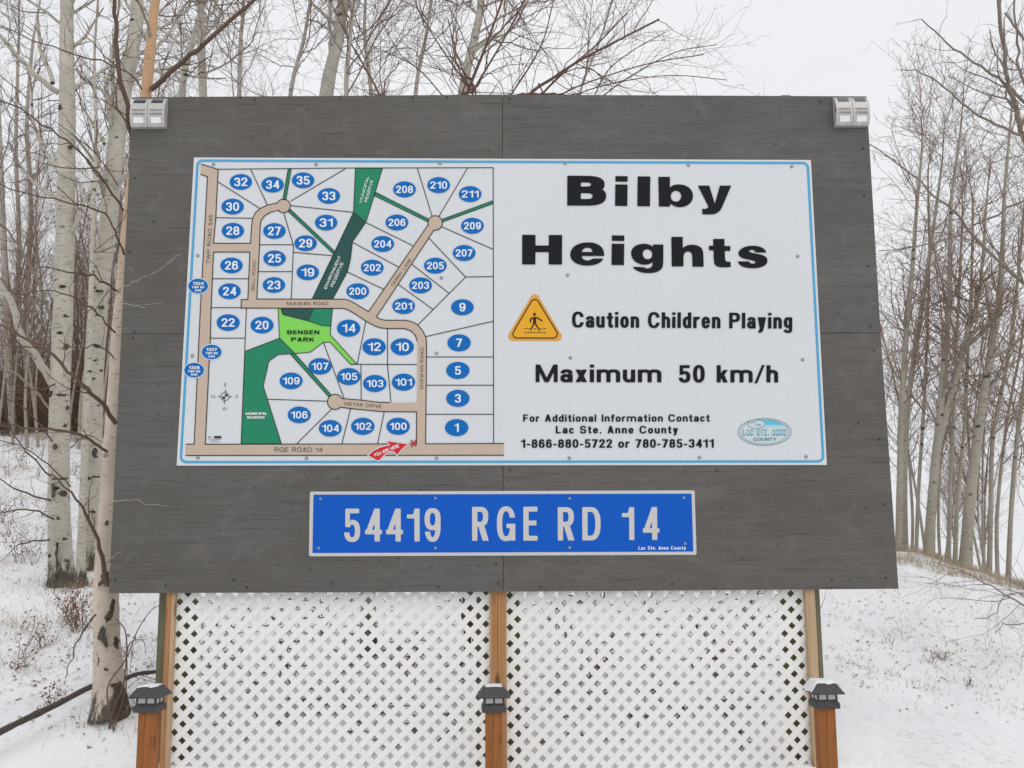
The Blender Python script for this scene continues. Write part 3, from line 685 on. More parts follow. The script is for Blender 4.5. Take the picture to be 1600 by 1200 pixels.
for i, (p, wd) in enumerate(lines): mb.add(*strip_vf(p, wd, L3 + (i % 9) * .00006))
mb.build('parcel_lines', M_LINE, MS)
lots = [(A_, 17.5, 12.3, '32 510 212,34 748 232,35 977 200,33 1170 317,30 448 397,31 1150 517,28 450 578,27 762 580,29 996 672,26 440 838,25 763 785,19 1012 890,23 758 985,24 425 1032'),
        (B_, 17.8, 12.5, '208 490 268,210 746 236,211 982 303,206 433 516,209 999 541,204 326 677,207 937 745,205 721 840,202 248 855,203 610 988,200 139 1032,201 483 1143,9 924 1152'),
        (C_, 18.0, 13.0, '22 415 115,20 669 134,107 1104 443,109 887 552,106 948 807,104 1181 908'),
        (D_, 18.3, 13.4, '14 70 157,12 262 297,10 473 297,7 899 267,105 72 520,103 267 572,101 482 562,5 890 474,3 890 683,102 177 893,100 442 893,1 881 903')]
for fn, rx, ry, txt in lots:
    for e in txt.split(','):
        nme, X, Y = e.split(); cx, cy = fn(float(X), float(Y))
        ov = oval('lot_marker', cx, cy, rx, ry, .0100, M_OVAL, MS)
        wd = {1: 9.5, 2: 20.5, 3: 26.5}[len(nme)]; cp = 13.2 if len(nme) < 3 else 11.2
        if nme == '1': wd = 6.5
        text('lot_number', nme, cx - wd / 2, cy + cp / 2, cx + wd / 2, cy + cp / 2, cp, 'lot', .0106, M_LETW, ov, 18, .13)
for fn, X, Y, nme in ((A_, 190, 993, '1324'), (C_, 291, 336, '1327'), (C_, 160, 472, '1328')):
    cx, cy = fn(X, Y); ov = oval('address_marker', cx, cy, 16.6, 12.6, .0098, M_LETW, MS)
    oval('marker_fill', cx, cy, 15.6, 11.6, .0101, M_OVAL, ov)
    text('address_lettering', nme, cx - 8.5, cy - 1.7, cx + 8.5, cy - 1.7, 4.6, 'wide', .0106, M_LETW, ov, 12)
    text('address_lettering', 'TWP RD', cx - 9.6, cy + 3.6, cx + 9.6, cy + 3.6, 3.4, 'wide', .0106, M_LETW, ov, 12)
    text('address_lettering', '545', cx - 5, cy + 8.6, cx + 5, cy + 8.6, 3.6, 'wide', .0106, M_LETW, ov, 12)
TO = .0104
ZT_ = lambda X, Y: (780 + X / 3.077, 240 + Y / 3.077)
for ch_, xa, xb, yb in (('B', 327, 514, 249.5), ('i', 557, 616, 251), ('l', 664, 725, 252.5)):
    text('title_letter', ch_, *ZT_(xa, yb), *ZT_(xb, yb + .8), 46.6, 'title', TO, M_INK, MS, 80)
for ch_, xa, xb, yb in (('H', 110, 302, 532.5), ('i', 540, 600, 535)):
    text('title_letter', ch_, *ZT_(xa, yb), *ZT_(xb, yb + .8), 46.2, 'title', TO, M_INK, MS, 80)
def soften(p, n=2):                     # rounds the curves, keeps the corners
    p = [np.array(q, float) for q in p]
    for _ in range(n):
        o = []
        for i in range(len(p)):
            a, b, c = p[i - 1], p[i], p[(i + 1) % len(p)]; u, v = b - a, c - b
            if (u @ v) / (np.hypot(*u) * np.hypot(*v) + 1e-9) > .62: o += [b - u * .22, b + v * .22]
            else: o.append(b)
        p = o
    return p
def letter(outer, hole=None):
    k = [soften(outer)] + ([soften(hole)] if hole else [])
    k = [[(797 + q[0] / 3.791, 258 + q[1] / 3.791) for q in l] for l in k]
    tr = tessellate_polygon([[Vector((x, -y, 0)) for x, y in l] for l in k]); A = np.array(sum(k, []))
    return mesh('title_letter', P(A[:, 0], A[:, 1], TO), tr, M_INK, MS)
letter([(878, 69), (947, 69), (947, 132), (965, 118), (1000, 113), (1035, 118), (1065, 135), (1083, 165), (1084, 195), (1072, 222), (1045, 242), (1010, 250), (980, 246), (950, 228), (947, 245), (882, 245)],
       [(951, 185), (956, 165), (970, 153), (985, 151), (1003, 157), (1013, 172), (1014, 192), (1005, 208), (990, 216), (972, 215), (957, 205)])
letter([(1112, 121), (1180, 121), (1213, 228), (1243, 121), (1310, 121), (1262, 235), (1246, 268), (1222, 287), (1190, 292), (1140, 291), (1138, 258), (1160, 259), (1175, 250), (1170, 235)])
letter([(558, 538), (556, 512), (545, 487), (520, 468), (490, 459), (460, 457), (425, 460), (390, 473), (365, 495), (355, 525), (360, 553), (380, 576), (412, 590), (450, 596), (490, 593), (520, 584), (542, 570), (553, 553), (490, 553), (478, 561), (460, 565), (440, 561), (428, 552), (424, 538)],
       [(424, 514), (430, 500), (445, 490), (458, 488), (475, 491), (486, 502), (489, 514)])
letter([(846, 470), (908, 470), (908, 585), (902, 608), (885, 626), (860, 636), (825, 640), (785, 637), (755, 627), (735, 614), (727, 602), (795, 604), (800, 610), (815, 612), (833, 607), (843, 596), (845, 574), (830, 584), (805, 590), (775, 588), (745, 575), (725, 553), (716, 527), (720, 500), (738, 480), (765, 468), (795, 465), (820, 469), (840, 478), (847, 484)],
       [(784, 527), (790, 508), (803, 499), (815, 498), (830, 503), (841, 517), (843, 533), (836, 549), (822, 557), (808, 557), (793, 549)])
letter([(955, 425), (1023, 425), (1023, 490), (1045, 476), (1075, 470), (1110, 475), (1135, 490), (1145, 515), (1147, 602), (1080, 601), (1079, 530), (1070, 515), (1052, 510), (1035, 517), (1027, 535), (1027, 600), (958, 600)])
letter([(1203, 437), (1270, 437), (1270, 479), (1305, 479), (1305, 508), (1272, 508), (1274, 560), (1280, 571), (1306, 572), (1308, 602), (1290, 605), (1255, 605), (1225, 600), (1210, 585), (1207, 560), (1205, 505), (1178, 503), (1178, 477), (1204, 477)])
letter([(1518, 518), (1510, 500), (1490, 486), (1460, 478), (1430, 477), (1395, 482), (1368, 495), (1352, 514), (1355, 535), (1372, 549), (1400, 557), (1435, 564), (1452, 570), (1455, 577), (1448, 583), (1435, 584), (1422, 580), (1415, 570), (1349, 570), (1357, 588), (1378, 602), (1410, 609), (1445, 611), (1480, 607), (1508, 596), (1525, 577), (1524, 553), (1510, 538), (1485, 529), (1450, 523), (1428, 518), (1416, 511), (1418, 504), (1432, 501), (1446, 504), (1455, 517)])
text('notice_lettering', 'Caution Children Playing', 893.7, 511.5, 1238, 513.5, 24.5, 'cond', TO, M_INK, MS, 32)
text('notice_lettering', 'Maximum', 836.9, 597, 1033.5, 597.3, 27.5, 'bold', TO, M_INK, MS, 32)
text('notice_lettering', '50 km/h', 1060.5, 597.5, 1216, 597.6, 27, 'bold', TO, M_INK, MS, 32)
text('notice_lettering', 'For Additional Information Contact', 817.4, 658.9, 1109, 658.7, 11.3, 'bold', TO, M_INK, MS, 20, .17)
text('notice_lettering', 'Lac Ste. Anne County', 868.4, 677.2, 1059.5, 677.2, 11.8, 'bold', TO, M_INK, MS, 20, .2)
text('notice_lettering', '1-866-880-5722 or 780-785-3411', 813.5, 699.7, 1115.4, 699.4, 13.3, 'bold', TO, M_INK, MS, 22)
def rt(body, a, b, cap, sty='med', m=None, tr=.24, nm='street_lettering'): return text(nm, body, *a, *b, cap, sty, TO, m or M_TXT, MS, 14, tr)
rt('TWP ROAD 545', A_(277, 824), A_(298, 462), 5.7); rt('BELL ROAD', A_(612, 1025), A_(622, 803), 4.6); rt('McEWAN ROAD', A_(855, 1137), A_(1165, 1137), 5.4)
rt('CERNY LANE', B_(406, 998), B_(545, 796), 4.8); rt('MEYER DRIVE', D_(40, 736), D_(318, 757), 5.4); rt('McEWAN ROAD', D_(630, 612), D_(633, 303), 5.2); rt('RGE ROAD 14', C_(763, 1085), C_(1120, 1085), 7.0, tr=.2)
rt('MUNICIPAL', B_(168, 370), B_(226, 175), 4.2, 'heavy', M_LETW, .17); rt('RESERVE', B_(208, 365), B_(256, 202), 4.2, 'heavy', M_LETW, .17)
rt('ENVIRONMENT', A_(1152, 1018), A_(1264, 772), 4.6, 'heavy', M_LETW, .17); rt('RESERVE', A_(1202, 1003), A_(1282, 820), 4.8, 'heavy', M_LETW, .17)
rt('MUNICIPAL', C_(547, 807), C_(708, 807), 3.9, 'wide', M_LETW, .1); rt('RESERVE', C_(557, 836), C_(690, 836), 3.9, 'wide', M_LETW, .1)
rt('BENSEN', C_(858, 203), C_(1098, 203), 6.2, 'wide', M_INK, .22); rt('PARK', C_(887, 258), C_(1062, 258), 6.6, 'wide', M_INK, .2)
E_ = lambda X, Y: (560 + X / 14.55, 670 + Y / 14.55)
arrow = [(225, 605), (330, 510), (480, 430), (600, 395), (720, 372), (650, 280), (1130, 350), (1060, 395), (980, 470), (930, 530), (880, 600), (845, 550), (800, 505), (720, 515), (620, 565), (540, 640), (455, 730)]
_pa = np.array(arrow, float); _area = sum(_pa[i - 1][0] * _pa[i][1] - _pa[i][0] * _pa[i - 1][1] for i in range(len(_pa)))
def grow_poly(p, d):
    n = len(p); o = []
    for i in range(n):
        a = p[i] - p[i - 1]; b = p[(i + 1) % n] - p[i]; a = a / np.hypot(*a); b = b / np.hypot(*b)
        na = np.array([a[1], -a[0]]); nb = np.array([b[1], -b[0]]); q = na + nb; q = q / np.hypot(*q)
        o.append(p[i] + q * d / max(q @ na, .45) * (1 if _area > 0 else -1))
    return o
ao = fill('arrow_outline', [E_(*q) for q in grow_poly(_pa, 17)], .0108, M_LETW, MS)
fill('arrow_fill', [E_(*q) for q in arrow], .0112, M_RED, ao)
text('arrow_lettering', 'YOU ARE HERE', *E_(372, 640), *E_(935, 415), 5.2, 'heavy', .0116, M_LETW, ao, 14, .05)
xm = MB()
for k, (a, b) in enumerate((((1190, 262), (1312, 388)), ((1322, 238), (1203, 412)))): xm.add(*strip_vf([E_(*a), E_(*b)], 2.6, .0110 + k * .0002))
xm.build('cross_mark', M_XRED, MS)
# compass
K_ = lambda X, Y: (310 + X / 10.91, 590 + Y / 10.91)
cmp_ = MB(); cx, cy = K_(453, 322)
cmp_.add(*strip_vf(ring_pts(cx, cy, 6.4, 6.4, 32), .8, TO, True))
for a0 in (0, 180):
    pts = [(cx, cy)] + arc(cx, cy, 4.7, a0 + 2, a0 + 88, 10); Aq = np.array(pts); cmp_.add(P(Aq[:, 0], Aq[:, 1], TO), [tuple(range(len(pts)))])
for a in ((462, 185, 472, 250, 452, 248), (445, 465, 432, 392, 452, 395), (310, 325, 382, 310, 380, 326), (590, 322, 524, 320, 526, 338)):
    pts = np.array([K_(a[0], a[1]), K_(a[2], a[3]), K_(a[4], a[5])]); cmp_.add(P(pts[:, 0], pts[:, 1], TO), [(0, 1, 2)])
co = cmp_.build('compass_rose', M_LINE, MS)
for chh, a, b, y in (('E', 440, 480, 150), ('N', 218, 278, 350), ('S', 638, 668, 347), ('W', 402, 488, 556)):
    text('compass_lettering', chh, *K_(a, y), *K_(b, y), 5.0, 'med', TO, M_TXT, co, 14)
lg = MB()
for a, b, c, d in ((265, 997, 390, 1035), (175, 1000, 190, 1037), (215, 1003, 222, 1033), (180, 1052, 395, 1056), (180, 1068, 330, 1071), (195, 1092, 370, 1097)):
    q = np.array([K_(a, b), K_(c, b), K_(c, d), K_(a, d)]); lg.add(P(q[:, 0], q[:, 1], TO), [(3, 2, 1, 0)])
lg.build('maker_mark', M_LINE, MS)
# caution triangle
T_ = lambda X, Y: (785 + X / 12.63, 450 + Y / 12.63)
def tri(cs, r): # rounded triangle by circle centres
    p = np.array(cs, float); o = []
    for i in range(3):
        a = p[i] - p[i - 1]; b = p[(i + 1) % 3] - p[i]
        a0 = math.atan2(-a[0], a[1]); a1 = math.atan2(-b[0], b[1]); da = (a1 - a0 + math.pi) % (2 * math.pi) - math.pi
        o += [(p[i][0] + r * math.cos(a0 + da * j / 8), p[i][1] + r * math.sin(a0 + da * j / 8)) for j in range(9)]
    return o
ct = fill('caution_triangle', [T_(*q) for q in tri([(640, 212), (1084, 958), (202, 955)], 88)], .0074, M_AMBERD, MS)
fill('triangle_fill', [T_(*q) for q in tri([(640, 305), (1004, 908), (286, 905)], 92)], .0080, M_AMBER, ct)
strip('triangle_line', [T_(*q) for q in tri([(640, 307), (1002, 908), (288, 905)], 80)], 1.8, .0088, M_BROWNK, ct, True)
pg = MB()
def seg(pts, wd, k): pg.add(*strip_vf([T_(*p) for p in pts], wd / 12.63, .0094 + k * .00012))
hd = np.array([T_(633 + 30 * math.cos(a), 520 + 30 * math.sin(a)) for a in np.linspace(0, 2 * math.pi, 16, endpoint=False)]); pg.add(P(hd[:, 0], hd[:, 1], .0094), [tuple(range(15, -1, -1))])
seg([(635, 570), (635, 710)], 62, 0); seg([(640, 585), (695, 590), (785, 652)], 27, 1); seg([(625, 585), (600, 583), (555, 618), (553, 682)], 27, 2)
seg([(622, 700), (555, 835)], 27, 3); seg([(648, 700), (740, 840)], 27, 4)
for x in (425, 492, 620, 752, 810): seg([(x, 802), (x + 48, 802)], 12, 5)
for i in range(7): seg([(437 + i * 61, 878), (437 + i * 61 + 50, 878)], 13, 5)
pg.build('walker_pictogram', M_BROWNK, ct)
# county emblem
G_ = lambda X, Y: (1130 + X / 12.31, 640 + Y / 12.31)
c0 = G_(797, 430)
em = oval('county_emblem', *c0, 41.3, 20.9, .0074, M_LOGOW, MS)
strip('emblem_ring', ring_pts(*c0, 41.3, 20.9, 48), 1.0, .0090, M_TEAL, em, True); strip('emblem_ring', ring_pts(*c0, 37.6, 18.6, 48), .6, .0091, M_TEAL, em, True)
fill('emblem_sky', [G_(760, 205), G_(850, 195), G_(960, 207), G_(1060, 240), G_(1120, 275), G_(1160, 310), G_(1000, 300), G_(800, 300)], .0080, M_CYAN, em)
fill('emblem_sky', [G_(800, 295), G_(1000, 296), G_(1160, 308), G_(1210, 350), G_(1000, 330), G_(780, 345)], .0082, M_CYAN2, em)
eg = oval('emblem_egg', *G_(640, 275), 13.4, 6.9, .0086, M_LOGOW, em)
strip('emblem_ring', ring_pts(*G_(640, 275), 13.4, 6.9, 32), .8, .0092, M_TEAL, em, True)
strip('emblem_bird', [G_(545, 270), G_(570, 225), G_(610, 240), G_(620, 285), G_(660, 310), G_(700, 285), G_(720, 315)], .9, .0093, M_TEAL, em)
oval('emblem_dot', *G_(695, 295), 2.6, 2.0, .0096, M_CYAN, em, 16)
text('emblem_lettering', 'LAC STE. ANNE', *G_(380, 500), *G_(1220, 498), 9.6, 'heavy', .0098, M_TEAL, em, 20); text('emblem_lettering', 'LAC STE. ANNE', *G_(388, 478), *G_(1212, 476), 6.2, 'bold', .0103, M_CYAN2, em, 20)
text('emblem_lettering', 'COUNTY', *G_(580, 600), *G_(1030, 600), 4.9, 'wide', .0098, M_TEAL, em, 16)
Z5 = lambda X, Y: (780 + X / 3.077, 240 + Y / 3.077); Z6 = lambda X, Y: (780 + X / 3.077, 480 + Y / 3.077)
for q in (A_(306, 80), A_(1075, 82), A_(187, 765), B_(756, 73), B_(766, 932), Z5(317, 47), Z5(910, 56), Z5(1406, 62), Z5(329, 584), Z5(1435, 493), Z6(342, 243), Z6(1459, 252), Z6(337, 725), Z6(963, 722), Z6(1475, 718),
          C_(147, 365), C_(188, 1128), C_(1003, 1132), D_(730, 345), D_(730, 1132)): screw(*q, .0073, M_SCREW, MS)

# ------------------------------------------------------------------ blue address sign
N_ = lambda X, Y: (470 + X / 2.54, 750 + Y / 2.54)
AS = thing('address_sign', 'long blue road address plate with grey lettering under the map sign', 'sign', (0, -.003, 1.8))
slab('sign_plate', rounded([N_(36, 46), N_(1563, 41), N_(1571, 297), N_(32, 303)], 3), .005, .0005, M_SILVER, AS)
fill('blue_field', rounded([N_(50, 58), N_(1551, 54), N_(1558, 284), N_(46, 290)], 1.5), .0058, M_BLUE, AS)
text('road_lettering', '54419', 537.7, 846.3, 688.5, 846, 51.5, 'road', .0066, M_SILVER, AS, 40, .15)
text('road_lettering', 'RGE', 737.7, 845, 840, 844.7, 53, 'road', .0066, M_SILVER, AS, 40, .24); text('road_lettering', 'RD', 871.6, 844.5, 938.5, 844.3, 52, 'road', .0066, M_SILVER, AS, 40, .24)
text('road_lettering', '14', 972, 844, 1029, 843.6, 51.5, 'road', .0066, M_SILVER, AS, 40, .26)
text('county_lettering', 'Lac Ste. Anne County', 997.6, 858.9, 1071.6, 858.7, 5.4, 'lot', .0066, M_LETW, AS, 16, .16)
for q in ((78, 75), (534, 73), (1067, 73), (1520, 71), (71, 271), (534, 271), (1067, 269), (1525, 253)): screw(*N_(*q), .0062, M_SCREW, AS, .0095)

# ------------------------------------------------------------------ solar wall lights on the board's top corners
def wall_light(cx, top, w, label):
    h = .205; t = thing('solar_wall_light', label, 'light', (cx, -.03, top), 'solar lights on the billboard corners')
    prof = [(0, .002), (.012, .022), (.035, .046), (.070, .060), (.110, .066), (.150, .062), (.185, .050), (.205, .036)]  # depth down, protrusion
    def pr(d): return float(np.interp(d, [p[0] for p in prof], [p[1] for p in prof]))
    n = len(prof); V = []
    for x in (cx - w / 2, cx + w / 2):
        V += [(x, -p, top - d) for d, p in prof] + [(x, -.001, top - h), (x, -.001, top)]
    k = n + 2
    F = [tuple(range(k)), tuple(range(2 * k - 1, k - 1, -1))] + [(i, i + k, (i + 1) % k + k, (i + 1) % k) for i in range(k)]
    ho = mesh('housing', V, F, M_STEEL, t); b = ho.modifiers.new('bevel', 'BEVEL'); b.width = .004; b.segments = 2; b.limit_method = 'ANGLE'; b.angle_limit = R(50)
    def patch(name, x0, x1, d0, d1, up, m, parent):
        ds = sorted([d0, d1] + [p[0] for p in prof if d0 < p[0] < d1]); V = []; F = []
        for d in ds: V += [(cx + x0, -pr(d) - up, top - d), (cx + x1, -pr(d) - up, top - d), (cx + x0, -pr(d) + .004, top - d), (cx + x1, -pr(d) + .004, top - d)]
        m_ = len(ds)
        for i in range(m_ - 1):
            a, b2 = 4 * i, 4 * i + 4
            F += [(a, b2, b2 + 1, a + 1), (a, a + 2, b2 + 2, b2), (a + 1, b2 + 1, b2 + 3, a + 3)]
        F += [(0, 1, 3, 2), (4 * m_ - 4, 4 * m_ - 2, 4 * m_ - 1, 4 * m_ - 3)]
        return mesh(name, V, F, m, parent)
    e = w * .34
    patch('solar_cell', -e, e, .014, .052, .0012, M_CELL, t)
    for d in (.098, .123): patch('louvre', -w * .38, w * .38, d, d + .013, .0014, M_RIB, t)
    patch('lens_frame', -w * .36, w * .36, .147, .196, .0016, M_STEEL, t)
    le = patch('lens', -w * .29, w * .29, .152, .186, .003, M_LENS, t)
    patch('side_clip', -w * .5 - .003, -w * .5 + .004, .09, .12, -.012, M_GASKET, t)
    return t
def pair(px0, px1, pyt, side):
    a, b = P(px0, pyt, .03), P(px1, pyt, .03); w = (b[0] - a[0]) / 2
    gp = .0025
    for i in range(2):
        lab = {('l', 0): 'outer solar wall light on the billboard top left corner beside the birch', ('l', 1): 'inner solar wall light of the pair at the billboard top left corner',
               ('r', 0): 'inner solar wall light of the pair at the billboard top right corner', ('r', 1): 'outer solar wall light on the billboard top right corner against open sky'}[(side, i)]
        wall_light(a[0] + w * (i + .5), float(a[2]), w - gp, lab)
pair(207, 261, 151.5, 'l'); pair(1302.5, 1355, 149.5, 'r')

# ------------------------------------------------------------------ front posts with solar caps
def frus(mb, cx, cy, h0, z0, h1, z1, capb=True, capt=True):
    V = [(cx - h0, cy - h0, z0), (cx + h0, cy - h0, z0), (cx + h0, cy + h0, z0), (cx - h0, cy + h0, z0), (cx - h1, cy - h1, z1), (cx + h1, cy - h1, z1), (cx + h1, cy + h1, z1), (cx - h1, cy + h1, z1)]
    F = [(i, (i + 1) % 4, (i + 1) % 4 + 4, i + 4) for i in range(4)]
    if capb: F.append((3, 2, 1, 0))
    if capt: F.append((4, 5, 6, 7))
    mb.add(V, F)
def post(px, pytop, rot, label_p, label_c, lean):
    dist = 5.72; c = at(px, pytop, dist); cx, cy, zt = map(float, c); hw = .0465
    t = thing('timber_post', label_p, 'post', (cx, cy, 0), 'timber posts in front of the lattice')
    MB().box(cx - hw, cx + hw, cy - hw, cy + hw, -.1, zt).build('post_shaft', CEDAR, t, bevel=.006); t.rotation_euler.z = rot
    k = thing('solar_post_cap', label_c, 'light', (cx, cy, zt), 'solar caps on the timber posts')
    mb = MB(); frus(mb, cx, cy, .067, zt - .026, .067, zt + .001, True, False); frus(mb, cx, cy, .067, zt + .001, .056, zt + .017, False, True); mb.build('base_collar', M_CAP, k, bevel=.003)
    z0, z1 = zt + .017, zt + .053; fr = MB(); hb = .0515
    for sx in (-1, 1):
        for sy in (-1, 1): fr.box(cx + sx * hb - .005, cx + sx * hb + .005, cy + sy * hb - .005, cy + sy * hb + .005, z0, z1)
    for s_ in (-1, 1):
        fr.box(cx - .004, cx + .004, cy + s_ * hb - .0045, cy + s_ * hb + .0045, z0, z1); fr.box(cx + s_ * hb - .0045, cx + s_ * hb + .0045, cy - .004, cy + .004, z0, z1)
        fr.box(cx - hb + .005, cx + hb - .005, cy + s_ * hb - .0042, cy + s_ * hb + .0042, z0 + .0005, z0 + .005); fr.box(cx - hb + .005, cx + hb - .005, cy + s_ * hb - .0042, cy + s_ * hb + .0042, z1 - .005, z1 - .0005)
    fr.build('lantern_frame', M_CAP, k)
    MB().box(cx - .035, cx + .035, cy - .035, cy + .035, z0 + .001, z1 - .001).build('lamp_block', M_PANE, k)
    for s_ in (-1, 1):
        for q in (-1, 1):
            a, b = sorted((q * .005, q * .046))
            MB().box(cx + a, cx + b, cy + s_ * hb - .0015, cy + s_ * hb + .0015, z0 + .005, z1 - .005).build('pane', M_PANE, k)
            MB().box(cx + s_ * hb - .0015, cx + s_ * hb + .0015, cy + a, cy + b, z0 + .003, z1 - .003).build('pane', M_PANE, k)
    rf = MB(); frus(rf, cx, cy, .087, z1, .089, z1 + .005, True, False); frus(rf, cx, cy, .089, z1 + .005, .054, z1 + .054, False, True)
    ro = rf.build('roof', M_CAP, k, bevel=.002)
    k.rotation_euler.z = rot
    return k, cx, cy, z1
def snow_blob(k, cx, cy, z1, hx0, hx1, hy0, hy1, zb, th, drape):
    n = 22; V = []; F = []; rs = np.random.default_rng(int(cx * 100) % 97)
    ph = rs.uniform(0, 6, 6)
    for j in range(n + 1):
        for i in range(n + 1):
            u, v = i / n, j / n; x = hx0 + (hx1 - hx0) * u; y = hy0 + (hy1 - hy0) * v
            e = min(1, 5.0 * min(u, 1 - u, v, 1 - v) + .0) ** .5
            wob = .006 * math.sin(9 * u + ph[0]) + .006 * math.sin(8 * v + ph[1])
            x2, y2 = x + wob * (1 - e), y + wob * (1 - e)
            roof = z1 + .054 - max(0, max(abs(x2), abs(y2)) - .054) * (.049 / .035)
            V.append((cx + x2, cy + y2, max(roof, z1 + .008) + .0012 + th * e * (1 + .18 * math.sin(5 * u + ph[2]) * math.sin(4 * v + ph[3]))))
    for j in range(n):
        for i in range(n): a = j * (n + 1) + i; F.append((a, a + 1, a + n + 2, a + n + 1))
    mesh('snow', V, F, M_SNOWCAP, k, True)
k, cx, cy, z1 = post(234.5, 1103, R(-4), 'left orange cedar post below the billboard beside the birch', 'charcoal solar cap with thin snow patch on the left cedar post', 0)
snow_blob(k, cx, cy, z1, -.054, .046, -.046, .056, 0, .007, 0)
k, cx, cy, z1 = post(771.5, 1103, R(3), 'middle cedar post standing before the central batten of the lattice', 'solar cap with the least snow, on the middle cedar post', 0)
snow_blob(k, cx, cy, z1, -.046, .046, -.040, .055, 0, .006, 0)
k, cx, cy, z1 = post(1287.5, 1097, R(3), 'right reddish cedar post in front of the lattice near open snow', 'solar cap with thick snow on its left half, on the right post', 0)
snow_blob(k, cx, cy, z1, -.086, .053, -.052, .086, 0, .015, 1)

# ------------------------------------------------------------------ trees
class Tubes:
    def __init__(s): s.V = []; s.F = []; s.A = []; s.n = 0
    def tube(s, pts, rad, sides=3, shade=None):
        pts = np.asarray(pts, float); rad = np.asarray(rad, float); m = len(pts)
        d = np.gradient(pts, axis=0); d /= np.maximum(np.linalg.norm(d, axis=1), 1e-9)[:, None]
        ref = np.array([0, 0, 1.0]) if abs(d[0, 2]) < .8 else np.array([1.0, 0, 0])
        u = np.cross(d, ref); u /= np.maximum(np.linalg.norm(u, axis=1), 1e-9)[:, None]; v = np.cross(d, u)
        a = np.arange(sides) * 2 * math.pi / sides
        ringv = pts[:, None, :] + rad[:, None, None] * (np.cos(a)[None, :, None] * u[:, None, :] + np.sin(a)[None, :, None] * v[:, None, :])
        s.V.append(ringv.reshape(-1, 3))
        i = np.arange(m - 1)[:, None] * sides; j = np.arange(sides)[None, :]; j2 = (j + 1) % sides
        f = np.stack([i + j, i + j2, i + sides + j2, i + sides + j], -1).reshape(-1, 4) + s.n
        s.F.append(f); s.A.append(np.repeat(rad if shade is None else np.full(m, shade), sides)); s.n += m * sides
    def build(s, name, m, parent=None):
        return fast_mesh(name, np.vstack(s.V), np.vstack(s.F), m, parent, True, np.concatenate(s.A))
def unit(v): return v / max(np.linalg.norm(v), 1e-9)
def grow(T, p, d, L, r, lev, rs, up=.25, dens=1.0, wander=.16, shade=None, rmin=.0014):
    n = max(4, int(L / .12)) if lev > 0 else 4
    n = min(n, 12); pts = [np.array(p, float)]; d = unit(np.array(d, float)); st = L / n; dirs = [d]
    for i in range(n):
        d = unit(d + rs.normal(0, wander, 3) + np.array([0, 0, up * st * 1.6])); pts.append(pts[-1] + d * st); dirs.append(d)
    rad = np.maximum(np.linspace(r, max(r * .28, rmin * .7), n + 1), rmin * .7)
    T.tube(pts, rad, 5 if r > .02 else (4 if r > .007 else 3), shade)
    if lev <= 0: return
    spawn(T, pts, dirs, rad, L, lev, rs, up, dens, wander, shade, rmin)
def spawn(T, pts, dirs, rad, L, lev, rs, up, dens, wander, shade, rmin, t0=.15):
    nc = int(max(2, L * (7.5 if lev >= 2 else 9) * dens)); nc = min(nc, 16)
    for k in range(nc):
        t = t0 + (1 - t0) * (k + rs.uniform(0, 1)) / nc; f = t * (len(pts) - 1); i = min(int(f), len(pts) - 2); q = pts[i] + (pts[i + 1] - pts[i]) * (f - i)
        ax = dirs[i]; side = unit(np.cross(ax, rs.normal(0, 1, 3))); ang = rs.uniform(.5, 1.05)
        grow(T, q, ax * math.cos(ang) + side * math.sin(ang), L * rs.uniform(.28, .55) * (1.15 - .6 * t), max(min(rad[i] * rs.uniform(.4, .62), .002 + .010 * L * rs.uniform(.28, .55)), rmin), lev - 1, rs, up, dens, wander * 1.15, shade, rmin)
def smooth_path(pts, k=6):
    pts = np.array(pts, float); n = len(pts); q = np.vstack([2 * pts[0] - pts[1], pts, 2 * pts[-1] - pts[-2]]); out = []
    for i in range(n - 1):
        a, b, c, d = q[i], q[i + 1], q[i + 2], q[i + 3]
        for j in range(k):
            t = j / k; out.append(.5 * ((2 * b) + (c - a) * t + (2 * a - 5 * b + 4 * c - d) * t * t + (3 * b - a - 3 * c + d) * t ** 3))
    out.append(pts[-1]); return np.array(out)
def flare(path, rad, amt, h):
    z0 = path[0][2]; return np.array([r * (1 + amt * math.exp(-(p[2] - z0) / h)) for p, r in zip(path, rad)])
def traced(T, q, dist0, dist1, w0, w1, rs, lev=1, shade=None, dens=1.0, up=.12):
    """a limb whose run was read off the photo; it has its own depth from dist0 at the root to dist1 at the tip"""
    m = len(q); ds = np.linspace(dist0, dist1, m); p = [at(x, y, d) for (x, y), d in zip(q, ds)]; p = smooth_path(p, 4)
    p[1:-1] += rs.normal(0, .006, (len(p) - 2, 3))
    rad = np.linspace(w0 * dist0 / FPX / 2, w1 * dist1 / FPX / 2, len(p)); T.tube(p, rad, 6 if w0 > 5 else 4, shade)
    dirs = np.gradient(p, axis=0); dirs = [unit(d) for d in dirs]; L = float(np.linalg.norm(np.diff(p, axis=0), axis=1).sum())
    if lev > 0: spawn(T, list(p), dirs, rad, L * .8, lev, rs, up, dens, .2, shade if shade is not None and shade < .01 else None, .0013, .12)
